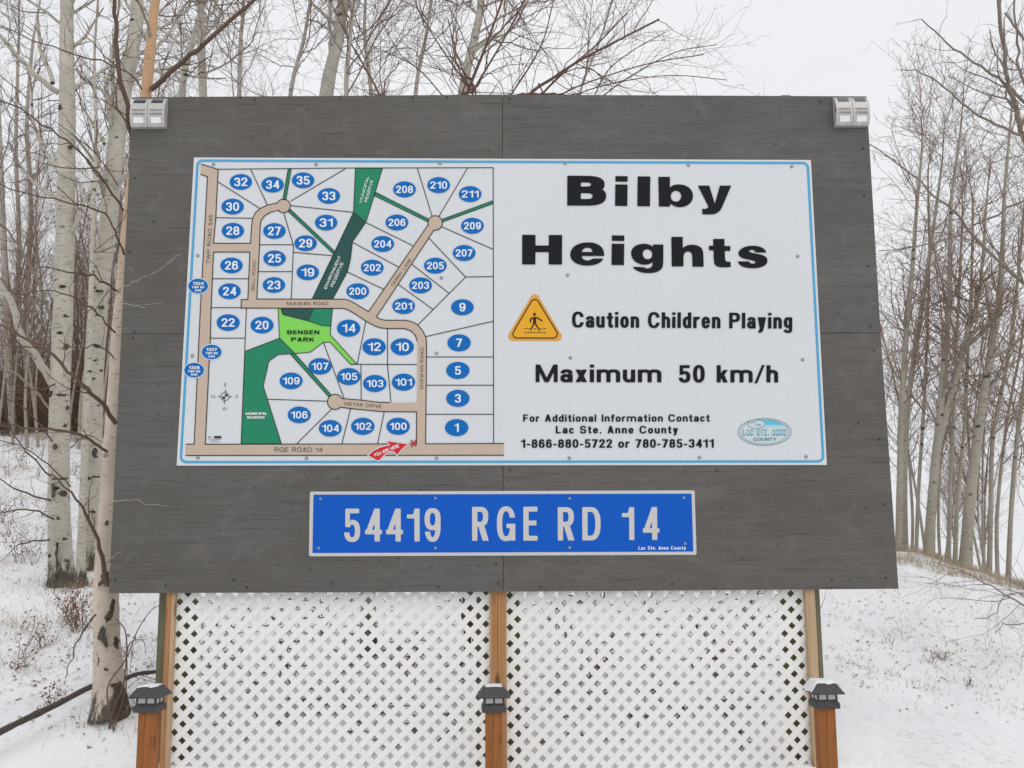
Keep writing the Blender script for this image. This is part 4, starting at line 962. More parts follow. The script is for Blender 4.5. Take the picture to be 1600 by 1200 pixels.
def tree_from_px(q, dist, lab, bark, seed, nb=26, h0=.35, blen=1.6, lev=3, flare_a=.35, extra=(), sides=14, dens=.8, ddist=0., up=.25, grp=None, ext=(4, .8, .72)):
    """q: (px,py,width px) from the foot upward"""
    rs = np.random.default_rng(seed); m = len(q)
    p = [at(x, y, dist + ddist * i / (m - 1)) for i, (x, y, w) in enumerate(q)]; wd = [w * dist / FPX / 2 for _, _, w in q]
    base = p[0].copy(); base[2] = gz(base[0], base[1]) - .03; p[0] = base
    # carry the stem on above the frame
    top = p[-1]; d = unit(p[-1] - p[-2]); r = wd[-1]
    for i in range(ext[0]):
        d = unit(d + rs.normal(0, .07, 3) + np.array([0, 0, .08])); top = top + d * ext[1]; r *= ext[2]; p.append(top); wd.append(r)
    k = 6; path = smooth_path(p, k); rad = np.interp(np.linspace(0, len(wd) - 1, len(path)), np.arange(len(wd)), wd)
    rad = flare(path, rad, flare_a, .12)
    t = thing('aspen_tree' if bark is not BK_BIRCH else 'birch_tree', lab, 'tree', tuple(base), grp)
    T = Tubes(); T.tube(path, rad * (1 + rs.normal(0, .018, len(rad))), sides); T.build('trunk', bark, t)
    T = Tubes(); dirs = [unit(x) for x in np.gradient(path, axis=0)]
    for b in range(nb):
        f = h0 + (1 - h0) * (b + rs.uniform(0, 1)) / nb; i = int(f * (len(path) - 1)); ax = dirs[i]
        side = unit(np.cross(ax, rs.normal(0, 1, 3))); ang = rs.uniform(.6, 1.15)
        grow(T, path[i], ax * math.cos(ang) + side * math.sin(ang), blen * rs.uniform(.5, 1.1) * (1.15 - .5 * f), max(rad[i] * rs.uniform(.22, .42), .004), lev - 1, rs, up, dens, .16, None, .0014 if dist < 11.5 else .0025)
    for e in extra: traced(T, e[0], e[1], e[2], e[3], e[4], rs, e[5] if len(e) > 5 else 1, e[6] if len(e) > 6 else None)
    if T.V: T.build('crown', BK_ASPEN if bark is BK_BIRCH else bark, t)
    return t
DK = .004
# the birch right behind the board's left edge
tree_from_px([(173, 1114, 52), (170, 1060, 44), (167, 1000, 39), (166, 940, 38), (168, 860, 36), (173, 780, 33), (181, 650, 31), (189, 520, 29), (197, 420, 27), (207, 310, 24), (226, 165, 19), (236, 66, 17), (243, 0, 15)], 6.72,
    'nearest cream birch with dark torn bark scars behind the billboard left edge', BK_BIRCH, 3, nb=9, h0=.55, blen=1.3, lev=2, flare_a=.28, sides=18, dens=.7, ddist=.25, extra=[
    ([(205, 300), (206, 222), (200, 177), (188, 127), (183, 77), (179, 20), (176, -40)], 6.6, 6.1, 9, 6, 2, DK),
    ([(193, 330), (160, 277), (113, 227), (67, 195), (0, 155), (-40, 135)], 6.65, 5.9, 4.5, 2, 2, DK), ([(194, 398), (180, 360), (150, 327), (67, 308), (0, 287)], 6.65, 6.2, 4.2, 1.8, 2, DK),
    ([(181, 662), (160, 630), (127, 597), (80, 557), (33, 523), (-20, 500)], 6.65, 6.0, 7.5, 2.5, 2, DK), ([(168, 706), (140, 687), (100, 673), (50, 668), (0, 663), (-40, 660)], 6.65, 6.1, 5, 2.5, 2, DK),
    ([(186, 455), (157, 437), (117, 425), (60, 418)], 6.65, 6.3, 4.5, 1.8, 2, DK), ([(180, 520), (153, 490), (127, 473), (83, 455), (20, 460)], 6.65, 6.2, 3.5, 1.5, 2, DK),
    ([(236, 140), (277, 103), (320, 67), (375, 20), (420, -20)], 6.9, 6.6, 9, 6, 2, DK), ([(222, 140), (200, 113), (143, 93), (67, 67), (0, 40)], 6.85, 6.3, 3.5, 1.8, 2, DK),
    ([(168, 915), (156, 858), (138, 810), (120, 780), (80, 740)], 6.65, 6.3, 7.5, 2, 2, DK), ([(150, 960), (128, 990), (112, 1030), (102, 1060)], 6.65, 6.5, 3, 1.5, 0, DK),
    ([(180, 462), (184, 456), (187, 450)], 6.62, 6.05, 2.2, 1.8, 0, .0125), ([(187, 450), (205, 443), (225, 433), (245, 425), (262, 412), (276, 398)], 6.05, 5.9, 1.9, 1.1, 0, .0125), ([(262, 412), (275, 401), (284, 397)], 5.92, 5.9, 1.2, .9, 0, .0125), ([(187, 472), (210, 477), (235, 476), (257, 472)], 6.08, 5.98, 1.6, .9, 0, .0125),
    ([(205, 443), (207, 428), (202, 416)], 6.03, 6.0, 1.3, .9, 0, .0125), ([(175, 782), (205, 781), (230, 787), (262, 790)], 6.1, 6.0, 1.6, .9, 0, .0125), ([(172, 872), (182, 866), (194, 858)], 6.1, 6.02, 1.3, .8, 0, .0125), ([(178, 560), (150, 540), (120, 545), (90, 530)], 6.65, 6.3, 2.5, 1.2, 1, DK)])
def scar(parent, cx, dist, wpx, pts, m, name='bark_scar'):
    r = wpx * dist / FPX / 2; V = []; rj = np.random.default_rng(int(pts[0][1])); q_ = []
    for i in range(len(pts)):
        a, b = np.array(pts[i], float), np.array(pts[(i + 1) % len(pts)], float); q_ += [a + (b - a) * k / 4 + rj.normal(0, .9, 2) for k in range(4)]
    pts = q_; pc = np.array(pts, float); mid = pc.mean(0); n = len(pts)
    def onsurf(q, up):
        u = np.clip((q[0] - cx) * dist / FPX, -r * .97, r * .97); return at(q[0], q[1], dist - math.sqrt(r * r - u * u) - up)
    V = [onsurf(q, -.001) for q in pc] + [onsurf(mid + (q - mid) * .6, .006) for q in pc] + [onsurf(mid, .004)]
    F = [(i, (i + 1) % n, n + (i + 1) % n, n + i) for i in range(n)] + [(n + i, n + (i + 1) % n, 2 * n) for i in range(n)]
    return mesh(name, V, F, m, parent, True)
M_SCAR = speckle('dark torn bark', (.075, .058, .042))
BIRCH = [o for o in bpy.data.objects if o.name == 'birch_tree'][0]
for cx_, d_, w_, pts in ((167, 6.73, 38, [(176, 933), (180, 940), (178, 958), (173, 968), (166, 972), (163, 966), (170, 955), (172, 945)]), (166, 6.73, 38, [(160, 975), (165, 983), (163, 992), (168, 1004), (166, 1014), (160, 1003), (152, 998), (155, 988)]),
        (168, 6.72, 42, [(180, 992), (186, 1000), (184, 1014), (178, 1012), (177, 1004)]), (172, 6.71, 47, [(178, 1072), (189, 1064), (198, 1084), (199, 1110), (190, 1126), (176, 1122), (169, 1108), (176, 1092)]), (169, 6.72, 42, [(172, 1068), (186, 1068), (184, 1072), (173, 1073)]), (167, 6.72, 38, [(151, 1020), (154, 1030), (152, 1060), (156, 1092), (150, 1090), (147, 1060), (148, 1030)]),
        (166, 6.73, 38, [(162, 1044), (170, 1045), (169, 1048), (162, 1047)]), (167, 6.73, 37, [(160, 898), (170, 893), (172, 915), (167, 917), (160, 912), (152, 918), (155, 908)]), (173, 6.73, 33, [(163, 815), (170, 812), (171, 820), (164, 822)])): scar(BIRCH, cx_, d_, w_, pts, M_SCAR)
tree_from_px([(97, 914, 40), (95, 880, 37), (92, 800, 33), (92, 733, 32), (93, 633, 31), (99, 467, 30), (102, 360, 29), (104, 250, 27), (105, 160, 25), (104, 66, 22), (104, 0, 20)], 10.8,
    'thick straight aspen trunk with dark furrowed foot, standing left of the forked trunk', BK_ASPEN, 5, nb=16, h0=.42, blen=2.0, lev=3, flare_a=.18, sides=18, extra=[
    ([(82, 600), (60, 563), (37, 533), (20, 477), (0, 443), (-40, 380)], 10.8, 10.0, 13, 8, 2, .03), ([(92, 145), (50, 113), (13, 70), (-20, 30)], 10.8, 10.2, 10, 6, 2, .03), ([(82, 130), (72, 100), (63, 75), (58, 30)], 10.8, 11.2, 8, 6, 2, .03),
    ([(113, 140), (150, 117), (187, 87), (220, 50)], 10.8, 11.4, 6, 4, 2, .02), ([(85, 520), (60, 440), (20, 370), (0, 350)], 10.8, 10.2, 5, 3, 2, .01), ([(80, 640), (45, 600), (10, 575)], 10.8, 10.3, 5, 3, 2, .012),
    ([(86, 812), (51, 797), (0, 802), (-30, 815)], 10.7, 9.8, 3, 1.4, 2, DK), ([(78, 843), (30, 851), (0, 879)], 10.7, 10.1, 2.6, 1.2, 2, DK), ([(80, 744), (46, 711), (20, 675), (8, 640)], 10.7, 9.9, 3.2, 1.4, 2, DK),
    ([(80, 782), (30, 767), (0, 751), (-30, 748)], 10.7, 9.7, 3, 1.4, 2, DK), ([(110, 760), (85, 735), (40, 700), (0, 688)], 10.6, 9.6, 3, 1.2, 2, DK), ([(110, 700), (135, 680), (160, 690)], 10.6, 10.2, 2.4, 1.2, 1, DK), ([(82, 690), (40, 640), (0, 620)], 10.7, 10, 3, 1.2, 2, DK), ([(86, 600), (50, 610), (0, 590)], 10.7, 10, 3, 1.2, 2, DK)])
tree_from_px([(147, 888, 28), (145, 800, 30), (143, 700, 31), (146, 600, 30), (152, 500, 29), (160, 420, 28), (168, 360, 28), (180, 240, 27), (192, 150, 25), (206, 80, 23), (214, 20, 21)], 11.4,
    'leaning aspen with dark scars between the thick trunk and the birch', BK_ASPEN, 8, nb=16, h0=.45, blen=1.9, lev=3, flare_a=.15, sides=16, extra=[
    ([(180, 230), (165, 150), (140, 130), (120, 108)], 11.4, 10.8, 7, 5, 2, .02), ([(163, 225), (145, 195), (125, 160)], 11.4, 11.8, 6, 4, 2, .02), ([(170, 330), (150, 260), (110, 200)], 11.4, 11, 6, 3, 2, .012), ([(150, 480), (130, 400), (105, 340)], 11.4, 11, 5, 3, 2, .012)])
_as = [o for o in bpy.data.objects if o.name.startswith('aspen_tree')]
TRA = [o for o in _as if 'thick straight' in o['label']][0]; TRB = [o for o in _as if 'leaning aspen with dark' in o['label']][0]
def blob(cx, cy, rx, ry): return [(cx + rx * math.cos(a), cy + ry * math.sin(a)) for a in np.linspace(0, 6.283, 7)[:-1]]
for cx_, cy_, rx, ry in ((81, 767, 6, 13), (99, 771, 8, 6), (92, 748, 15, 2), (89, 870, 2, 26), (87, 905, 3, 10), (103, 540, 6, 3), (86, 698, 4, 4), (102, 665, 4, 3), (78, 617, 4, 3), (105, 637, 4, 4), (101, 842, 4, 3), (90, 810, 4, 3), (97, 617, 12, 1.6), (110, 230, 5, 4), (94, 168, 4, 5)):
    scar(TRA, 95, 10.75, 33, blob(cx_, cy_, rx, ry), M_SCAR)
for cx_, cy_, rx, ry in ((135, 637, 3, 9), (132, 703, 5, 14), (148, 708, 5, 9), (149, 563, 4, 2.5), (142, 592, 9, 1.6), (155, 455, 8, 3), (150, 745, 8, 2), (145, 800, 6, 2.4), (158, 480, 5, 3)):
    scar(TRB, 146, 11.35, 31, blob(cx_, cy_, rx, ry), M_SCAR)
tree_from_px([(126, 922, 17), (127, 860, 13), (129, 800, 12), (133, 700, 11), (140, 560, 9), (143, 430, 8), (146, 330, 7), (150, 200, 6)], 10.5, 'slim grey aspen stem rising from a black foot between two thick trunks', BK_ASPEN, 9, nb=14, h0=.4, blen=1.2, lev=2, flare_a=.4, grp=None)
# left wood, further back: each on the rise, read off the photo where the photo shows it
LW = [([(20, 700, 12), (14, 560, 11), (8, 430, 11), (2, 300, 10), (-4, 160, 9), (-8, 60, 8)], 20, 'pale slender aspen at the far left edge of the wood'),
      ([(205, 690, 10), (200, 500, 10), (190, 360, 9), (182, 250, 8), (176, 120, 7)], 19, 'thin pale aspen seen just behind the leaning trunk'),
      ([(318, 620, 16), (318, 300, 15), (317, 150, 14), (314, 66, 13), (312, 0, 12)], 14, 'pale aspen stem above the board just right of the left lights'),
      ([(375, 620, 9), (374, 300, 8), (374, 150, 7.5), (376, 66, 7)], 16, 'narrow aspen stem above the board, second from the left lights'),
      ([(490, 640, 26), (500, 300, 25), (510, 146, 23), (527, 66, 20), (538, 0, 18)], 12.5, 'stout white aspen leaning right above the board left half'),
      ([(577, 1128, 28), (576, 1000, 25), (570, 700, 19), (552, 300, 10), (541, 150, 8), (546, 66, 7)], 8.2, 'thin stem close beside the stout leaning aspen above the board'),
      ([(700, 640, 22), (712, 300, 18), (724, 140, 16), (740, 66, 14), (752, 0, 12)], 12.0, 'pale aspen above the board centre among dark red stems'),
      ([(300, 640, 12), (280, 300, 11), (284, 150, 10), (300, 66, 8)], 17, 'grey aspen stem in the gap beside the left wall lights'),
      ([(430, 640, 12), (440, 300, 9), (455, 140, 7), (475, 60, 6)], 13, 'grey aspen with fine twigs above the board left of the stout aspen'),
      ([(620, 640, 12), (640, 300, 9), (650, 140, 7), (665, 60, 6)], 13.5, 'slim aspen with dense twigs above the board between two pale trunks'),
      ([(600, 640, 10), (585, 300, 8), (580, 150, 7), (570, 60, 6)], 15, 'dim grey sapling above the board right of the stout aspen'),
      ([(860, 640, 12), (880, 300, 8), (905, 150, 5), (935, 70, 3)], 12.5, 'low aspen leaning right whose twigs fade out over the board right half'),
      ([(45, 690, 9), (40, 500, 8), (48, 330, 7), (42, 200, 6), (50, 80, 5)], 21, 'thin stem between the left frame edge and the thick trunk'),
      ([(0, 695, 9), (22, 520, 8), (30, 380, 7), (25, 240, 6), (28, 100, 5)], 22, 'crooked thin stem near the left frame edge'),]
for i, (q, d, lab) in enumerate(LW):
    tree_from_px(q, d, lab, BK_GREY, 20 + i, nb=26, h0=.30, blen=2.3 if q[0][2] > 9 else 1.8, lev=3, dens=.85, sides=9, flare_a=.2)
# dark red-brown shrub stems above the board
def shrub(base_px, dist, stems, lab, seed, m=BK_SHRUB, lev=2, cat='shrub', name='bare_shrub', shade=DK, dens=.62):
    rs = np.random.default_rng(seed); b = at(base_px, 800, dist); z = gz(b[0], b[1]); b[2] = z
    t = thing(name, lab, cat, tuple(b)); T = Tubes()
    for q, w0, w1, dd in stems:
        m_ = len(q); q = [(q[0][0] - (q[1][0] - q[0][0]) * .8, q[0][1] + 45)] + list(q) if q[0][1] < 200 else list(q); p = [at(x, y, dist + dd * (i + 1) / m_) for i, (x, y) in enumerate(q)]; mid = (b + p[0]) / 2 + rs.normal(0, .05, 3)
        path = smooth_path([b + rs.normal(0, .03, 3) * np.array([1, 1, 0]), mid] + p, 5); r = np.linspace(w0 * 1.0, w1 * .8, len(path)) * dist / FPX / 2
        T.tube(path, r, 6, shade); dirs = [unit(x) for x in np.gradient(path, axis=0)]; L = float(np.linalg.norm(np.diff(path, axis=0), axis=1).sum())
        spawn(T, list(path), dirs, r, L * .40, lev, rs, .02, dens, .2, shade, .0015, .35)
    T.build('stems', m, t); return t
shrub(735, 8.6, [([(731, 144), (746, 105), (761, 67), (785, 0)], 7, 5, .2), ([(740, 142), (762, 104), (784, 67), (815, 10)], 5, 3.5, -.3), ([(727, 131), (705, 98), (684, 67), (650, 10)], 4, 2.5, .3), ([(727, 120), (712, 80), (700, 30)], 4, 2.5, -.2),
    ([(592, 146), (570, 105), (549, 69), (520, 10)], 5, 3, .4), ([(690, 148), (650, 105), (600, 80)], 3, 2, .2)], 'dark red brown shrub fanning upward above the board centre', 51)
shrub(800, 9.2, [([(829, 146), (864, 122), (905, 95), (960, 66), (1030, 30)], 7, 4, .2), ([(850, 144), (890, 105), (930, 72), (980, 20)], 5, 3, .3), ([(880, 146), (950, 118), (1020, 98), (1100, 85)], 4, 2, -.2), ([(905, 146), (990, 124), (1060, 118), (1135, 125)], 3, 1.5, .2), ([(800, 146), (830, 100), (850, 60), (865, 0)], 4, 2.5, 0)],
    'dark shrub sweeping right over the board top right of its centre', 52)
shrub(940, 9.6, [([(945, 148), (1000, 110), (1060, 80), (1120, 70)], 3, 1.6, .2), ([(930, 148), (950, 110), (990, 78), (1040, 50)], 3, 1.6, .2)], 'thin shrub whose outermost twigs end over the board right half', 53)
# crest trees on the right
RW = [([(1404, 864, 12), (1406, 760, 11), (1409, 640, 10), (1416, 520, 9), (1424, 440, 8), (1432, 330, 6), (1440, 240, 4)], 12.6, 'pale aspen closest to the board right edge on the crest'),
      ([(1414, 862, 11), (1413, 760, 10), (1418, 640, 9), (1428, 560, 9), (1442, 470, 8), (1455, 380, 6), (1470, 270, 4)], 12.9, 'second pale aspen from the board right edge, leaning over at mid height'),
      ([(1451, 872, 19), (1455, 800, 16), (1462, 720, 15), (1470, 640, 13), (1476, 560, 10), (1482, 500, 9), (1484, 420, 8), (1486, 320, 6), (1500, 210, 4)], 12.5, 'forked pale aspen with black spots on the right crest'),
      ([(1507, 880, 21), (1514, 800, 19), (1523, 720, 17), (1534, 640, 15), (1540, 600, 14), (1550, 540, 12), (1560, 480, 11), (1566, 400, 9), (1570, 300, 6), (1580, 180, 4)], 12.4, 'widest pale aspen leaning right on the snowy crest'),
      ([(1481, 878, 8), (1484, 780, 7), (1488, 680, 7), (1492, 580, 6), (1498, 470, 5), (1503, 360, 4)], 13.2, 'thin grey stem between the forked and the widest crest aspens'),
      ([(1491, 882, 8), (1496, 780, 7), (1506, 680, 6), (1512, 560, 6), (1518, 440, 5), (1520, 330, 4)], 13.4, 'thin pale stem just left of the widest crest aspen'),
      ([(1545, 900, 9), (1548, 800, 8), (1552, 680, 7), (1575, 560, 6), (1590, 440, 5), (1600, 330, 4)], 13.4, 'slim aspen just right of the widest crest aspen'),
      ([(1575, 910, 9), (1580, 800, 8), (1590, 680, 8), (1605, 560, 7), (1615, 420, 5)], 13.3, 'slim aspen near the right frame edge, leaning out of the picture'),
      ([(1430, 870, 7), (1435, 770, 6), (1442, 660, 6), (1448, 540, 5), (1452, 400, 4), (1450, 280, 3)], 13.8, 'thin sapling between the second and the forked crest aspens')]
for i, (q, d, lab) in enumerate(RW):
    ex = []
    if 'forked' in lab: ex = [([(1467, 690), (1485, 620), (1503, 560), (1512, 520), (1525, 480), (1532, 440), (1540, 340), (1548, 240)], 12.5, 12.3, 11, 1.5, 2, .03)]
    tree_from_px([(x_, y_, w_ * .9) for x_, y_, w_ in q], d, lab, BK_CREST, 60 + i, nb=36, h0=.22, blen=1.25, lev=3, dens=.95, sides=10, flare_a=.25, extra=ex, up=.45, ext=(3, .3, .5))
# saplings behind: three kinds grown once, then copied one by one
def make_sapling(seed, h):
    rs = np.random.default_rng(seed); t = thing('sapling_tree', 'x', 'tree', (0, 0, 0)); n = 8; p = [np.zeros(3)]; d = unit(np.array([rs.normal(0, .08), rs.normal(0, .08), 1]))
    for i in range(n): d = unit(d + rs.normal(0, .06, 3) + np.array([0, 0, .05])); p.append(p[-1] + d * h / n)
    path = smooth_path(p, 3); r0 = .009 + h * .0031; rad = np.linspace(r0, .004, len(path)); T = Tubes(); T.tube(path, rad, 7); T.build('trunk', BK_SAP, t); T = Tubes(); dirs = [unit(x) for x in np.gradient(path, axis=0)]
    for b in range(38):
        f = .28 + .70 * (b + rs.uniform(0, 1)) / 38; i = min(int(f * (len(path) - 1)), len(path) - 1); side = unit(np.cross(dirs[i], rs.normal(0, 1, 3))); ang = rs.uniform(.45, .95)
        grow(T, path[i], dirs[i] * math.cos(ang) + side * math.sin(ang), h * .20 * rs.uniform(.6, 1.2) * (1.2 - .6 * f), min(max(rad[i] * .35, .003), .008), 2, rs, .4, 1.0, .16, None, .0015)
    T.build('crown', BK_SAP, t); return t
protos = [make_sapling(100 + i, h) for i, h in enumerate((5.2, 6.0, 4.6, 6.6))]
used = [False] * len(protos)
def plant(x, y, sc, label, group):
    k = random.randrange(len(protos)); src = protos[k]
    if not used[k]: o = src; used[k] = True
    else:
        o = src.copy(); COL.objects.link(o)
        for ch in src.children: c = ch.copy(); COL.objects.link(c); c.parent = o
    o.location = (x, y, gz(x, y) - .04); o.rotation_euler = (0, 0, random.uniform(0, 6.28)); o.scale = (sc,) * 3
    o['label'] = label; o['category'] = 'tree'; o['group'] = group
for i in range(18):
    px = random.uniform(1385, 1640); d = random.uniform(13.5, 19); c = at(px, 850, d); plant(c[0], c[1], random.uniform(.75, 1.12), 'thin bare sapling in the thicket behind the right crest', 'saplings behind the right crest')
for px, d, s_ in ((1290, 15, .98), (1255, 16, .95), (1318, 17, 1.0), (1350, 16, .82)): c = at(px, 850, d); plant(c[0], c[1], s_, 'bare treetop peeking over the board by the right wall lights', 'treetops over the board right end')
for i in range(60):
    px = random.uniform(-60, 330); d = random.uniform(17, 26); c = at(px, 680, d); plant(c[0], c[1], random.uniform(.9, 1.35), 'thin bare sapling in the brown wood on the left rise', 'saplings on the left rise')
for i in range(20):
    px = random.uniform(330, 860); d = random.uniform(15, 24); c = at(px, 680, d); plant(c[0], c[1], random.uniform(1.15, 1.55), 'bare sapling whose twigs show above the board left half', 'saplings behind the board')
# undergrowth at the foot of the left wood: one mass
rs = np.random.default_rng(5); T = Tubes()
for i in range(6000):
    px = rs.uniform(-80, 420); d = rs.uniform(20, 31); c = at(px, 670, d); z = gz(c[0], c[1]); h = .5 + 3.4 * rs.random() ** 2.2
    p = [np.array([c[0], c[1], z - .05])]; dd = unit(np.array([rs.normal(0, .6), rs.normal(0, .5), 1]))
    for k in range(4): dd = unit(dd + rs.normal(0, .38, 3)); p.append(p[-1] + dd * h / 4)
    T.tube(p, np.linspace(.009, .003, 5), 3, .003)
    for k in range(5):
        q = p[rs.integers(1, 4)]; dd2 = unit(dd + rs.normal(0, .6, 3)); T.tube([q, q + dd2 * h * .2, q + unit(dd2 + rs.normal(0, .3, 3)) * h * .42], [.004, .003, .002], 3, .003)
tag(T.build('undergrowth', BK_BRUSH), 'dense brown undergrowth at the foot of the left wood', 'undergrowth', kind='stuff')
# tree standing just outside the right edge: its limbs reach into the picture
rs = np.random.default_rng(77); c = at(1760, 900, 9.0); b = np.array([c[0], c[1], gz(c[0], c[1])]); t = thing('aspen_tree', 'dark limbed tree beyond the right edge whose bare boughs reach in', 'tree', tuple(b)); T = Tubes()
tp = [b + np.array([0, 0, -.05]), b + np.array([-.05, 0, 1.2]), at(1735, 560, 9), at(1722, 380, 9), at(1705, 200, 9), at(1690, 0, 9), at(1680, -150, 9)]; path = smooth_path(tp, 6); T.tube(path, np.linspace(.085, .04, len(path)), 12); T.build('trunk', BK_GREY, t); T = Tubes()
for q, d0, d1, w0, w1 in (([(1725, 470), (1660, 470), (1600, 441), (1537, 386), (1493, 331), (1464, 310), (1405, 258), (1358, 225)], 9, 8.3, 7, 1.6), ([(1735, 330), (1660, 318), (1600, 315), (1545, 342), (1479, 375), (1420, 386), (1372, 392)], 9, 8.4, 5, 1.4),
    ([(1720, 280), (1640, 235), (1585, 207), (1530, 181), (1493, 152), (1453, 120), (1409, 108)], 9, 8.2, 6, 1.5), ([(1712, 235), (1640, 190), (1589, 148), (1559, 122), (1523, 97), (1479, 67), (1440, 30)], 9, 8.6, 7, 2), ([(1725, 420), (1660, 350), (1630, 300), (1600, 214), (1589, 177), (1574, 126), (1567, 67), (1560, 0)], 9, 8.7, 11, 6),
    ([(1735, 640), (1660, 600), (1600, 560), (1540, 500), (1500, 455), (1450, 420)], 9, 8.6, 5, 1.5), ([(1750, 780), (1680, 700), (1620, 640), (1560, 590), (1520, 560)], 9, 8.8, 5, 1.5), ([(1705, 200), (1640, 110), (1600, 60), (1570, 20)], 9, 9.2, 6, 3), ([(1718, 330), (1660, 240), (1600, 130), (1590, 66), (1585, 0)], 9, 9.3, 6, 3),
    ([(1750, 1010), (1680, 985), (1600, 946), (1550, 917), (1510, 895), (1455, 878)], 9, 7.9, 4, 1.2), ([(1680, 985), (1640, 935), (1600, 931), (1570, 932), (1550, 962), (1522, 967)], 8.6, 7.9, 3, 1.1), ([(1700, 990), (1650, 975), (1600, 974), (1570, 976), (1555, 990)], 8.7, 7.8, 2.5, 1.0)):
    traced(T, q, d0, d1, w0, w1, rs, 2, .009, .7)
T.build('crown', BK_GREY, t)

# ------------------------------------------------------------------ small things on the snow
def log(q, dist, w0, w1, lab):
    rs = np.random.default_rng(3); p = [at(x, y, d) for (x, y), d in zip(q, dist)]; p = smooth_path(p, 6); T = Tubes(); T.tube(p, np.linspace(w0, w1, len(p)) * (1 + rs.normal(0, .06, len(p))), 9)
    o = T.build('fallen_branch', M_LOG); tag(o, lab, 'branch'); return o
log([(-40, 1165), (25, 1131), (90, 1100), (145, 1072), (190, 1062), (215, 1053), (246, 1049), (290, 1040)], [6.35, 6.6, 6.85, 7.1, 7.2, 7.35, 7.5, 7.7], .024, .012, 'dark fallen branch lying across the snow behind the birch foot')
shrub(192, 6.55, [([(192, 1074), (198, 1020), (195, 984), (180, 966)], 3.4, 1.6, .0), ([(197, 1030), (215, 985), (235, 955), (250, 945)], 2.4, 1.2, .2), ([(200, 1010), (222, 1000), (228, 1015)], 2, 1, .1)], 'slender dark sapling shrub against the birch foot', 31, lev=1, dens=.6)
def weed(px, py, d, h, lab, seed, m=M_RUST, leafy=True):
    rs = np.random.default_rng(seed); c = at(px, py, d); z = gz(c[0], c[1]); t = thing('dry_plant', lab, 'plant', (c[0], c[1], z)); T = Tubes(); V = []; F = []
    for i in range(7 if leafy else 5):
        p = [np.array([c[0] + rs.normal(0, .02), c[1] + rs.normal(0, .02), z - .02])]; dd = unit(np.array([rs.normal(0, .35), rs.normal(0, .35), 1]))
        for k in range(5):
            dd = unit(dd + rs.normal(0, .18, 3)); p.append(p[-1] + dd * h / 5)
        T.tube(p, np.linspace(.0028, .0012, 6), 3, .003)
        for k in range(14 if leafy else 3):
            q = p[rs.integers(2, 6)] + rs.normal(0, .03, 3); a = rs.normal(0, 1, 3); b2 = rs.normal(0, 1, 3); a = unit(a) * rs.uniform(.008, .02); b2 = unit(b2) * rs.uniform(.004, .009); n = len(V); V += [q - a, q + b2, q + a, q - b2]; F.append((n, n + 1, n + 2, n + 3))
    T.build('stems', BK_SHRUB, t); mesh('leaves', V, F, m, t)
weed(35, 985, 8.6, .42, 'rusty leaved dry plant on the snow at the left edge', 1); weed(70, 985, 8.8, .22, 'small rusty plant right of the leafier one at left', 2)
weed(30, 1000, 8.3, .12, 'low rusty tuft below the leafy dry plant', 3); weed(52, 880, 11.5, .5, 'tall dry weed on the snow left of the thick trunk foot', 4); weed(80, 1090, 7.2, .16, 'reddish seedling on the snow near the fallen branch', 5)
weed(195, 985, 7.4, .35, 'rusty twiggy plant behind the birch by the board corner', 6); weed(118, 955, 9.2, .25, 'pale rusty plant in front of the thick trunk foot', 7); weed(15, 830, 12.5, .5, 'brown weed on the slope at the left frame edge', 8)
weed(1457, 1040, 8.2, .13, 'dead stalk standing alone on the right snow field', 9, M_STRAW, False); weed(1390, 1022, 8.5, .10, 'short dark stubble near the right post', 10, M_STRAW, False); weed(1475, 1035, 8.3, .11, 'frail seed stalk beside the lone dead stalk', 11, M_STRAW); weed(1512, 1064, 7.8, .10, 'reddish stubble on the lower right snow', 12, M_RUST, False)
# dry grass, leaves and twigs poking through the thin snow: uncountable
def blades(n, gen, hmin, hmax, m, name, lab, wid=.0022, lean=.5, seed=1):
    rs = np.random.default_rng(seed); V = []; F = []; pts = gen(rs, n); zs = ground(pts[:, 0], pts[:, 1])
    for (x, y), z in zip(pts, zs):
        h = rs.uniform(hmin, hmax); a = rs.uniform(0, 6.28); dx, dy = rs.normal(0, lean, 2) * h; px_, py_ = math.cos(a) * wid, math.sin(a) * wid; k = len(V)
        V += [(x - px_, y - py_, z - .01), (x + px_, y + py_, z - .01), (x + dx * .4 + px_ * .8, y + dy * .4 + py_ * .8, z + h * .6), (x + dx * .4 - px_ * .8, y + dy * .4 - py_ * .8, z + h * .6), (x + dx, y + dy, z + h * .9)]
        F += [(k, k + 1, k + 2, k + 3), (k + 3, k + 2, k + 4)]
    o = mesh(name, V, F, m); return tag(o, lab, name.replace('_', ' '), kind='stuff')
def px_area(x0, x1, y0, y1, d0, d1, clump):
    def g_(rs, n):
        k = max(1, n // clump); out = []
        for i in range(k):
            u = rs.uniform(); px = rs.uniform(x0, x1); dd = d0 + (d1 - d0) * u; c = at(px, 900, dd); s_ = rs.uniform(.03, .16); out.append(np.stack([c[0] + rs.normal(0, s_, clump), c[1] + rs.normal(0, s_, clump)], 1))
        return np.vstack(out)
    return g_
blades(4200, px_area(1390, 1640, 0, 0, 11.4, 13.2, 14), .03, .13, M_STRAW, 'dry_grass', 'straw coloured grass along the right crest under the aspens', .0022, .5, 2)
blades(1800, px_area(1290, 1640, 0, 0, 7.2, 11.8, 9), .012, .05, M_STRAW, 'grass_stubble', 'sparse straw stubble on the right snow slope', .002, .9, 3)
blades(7500, px_area(-60, 260, 0, 0, 8, 23, 14), .015, .11, M_STRAW, 'grass_tufts', 'sparse straw grass on the left snow slope', .002, .9, 4)
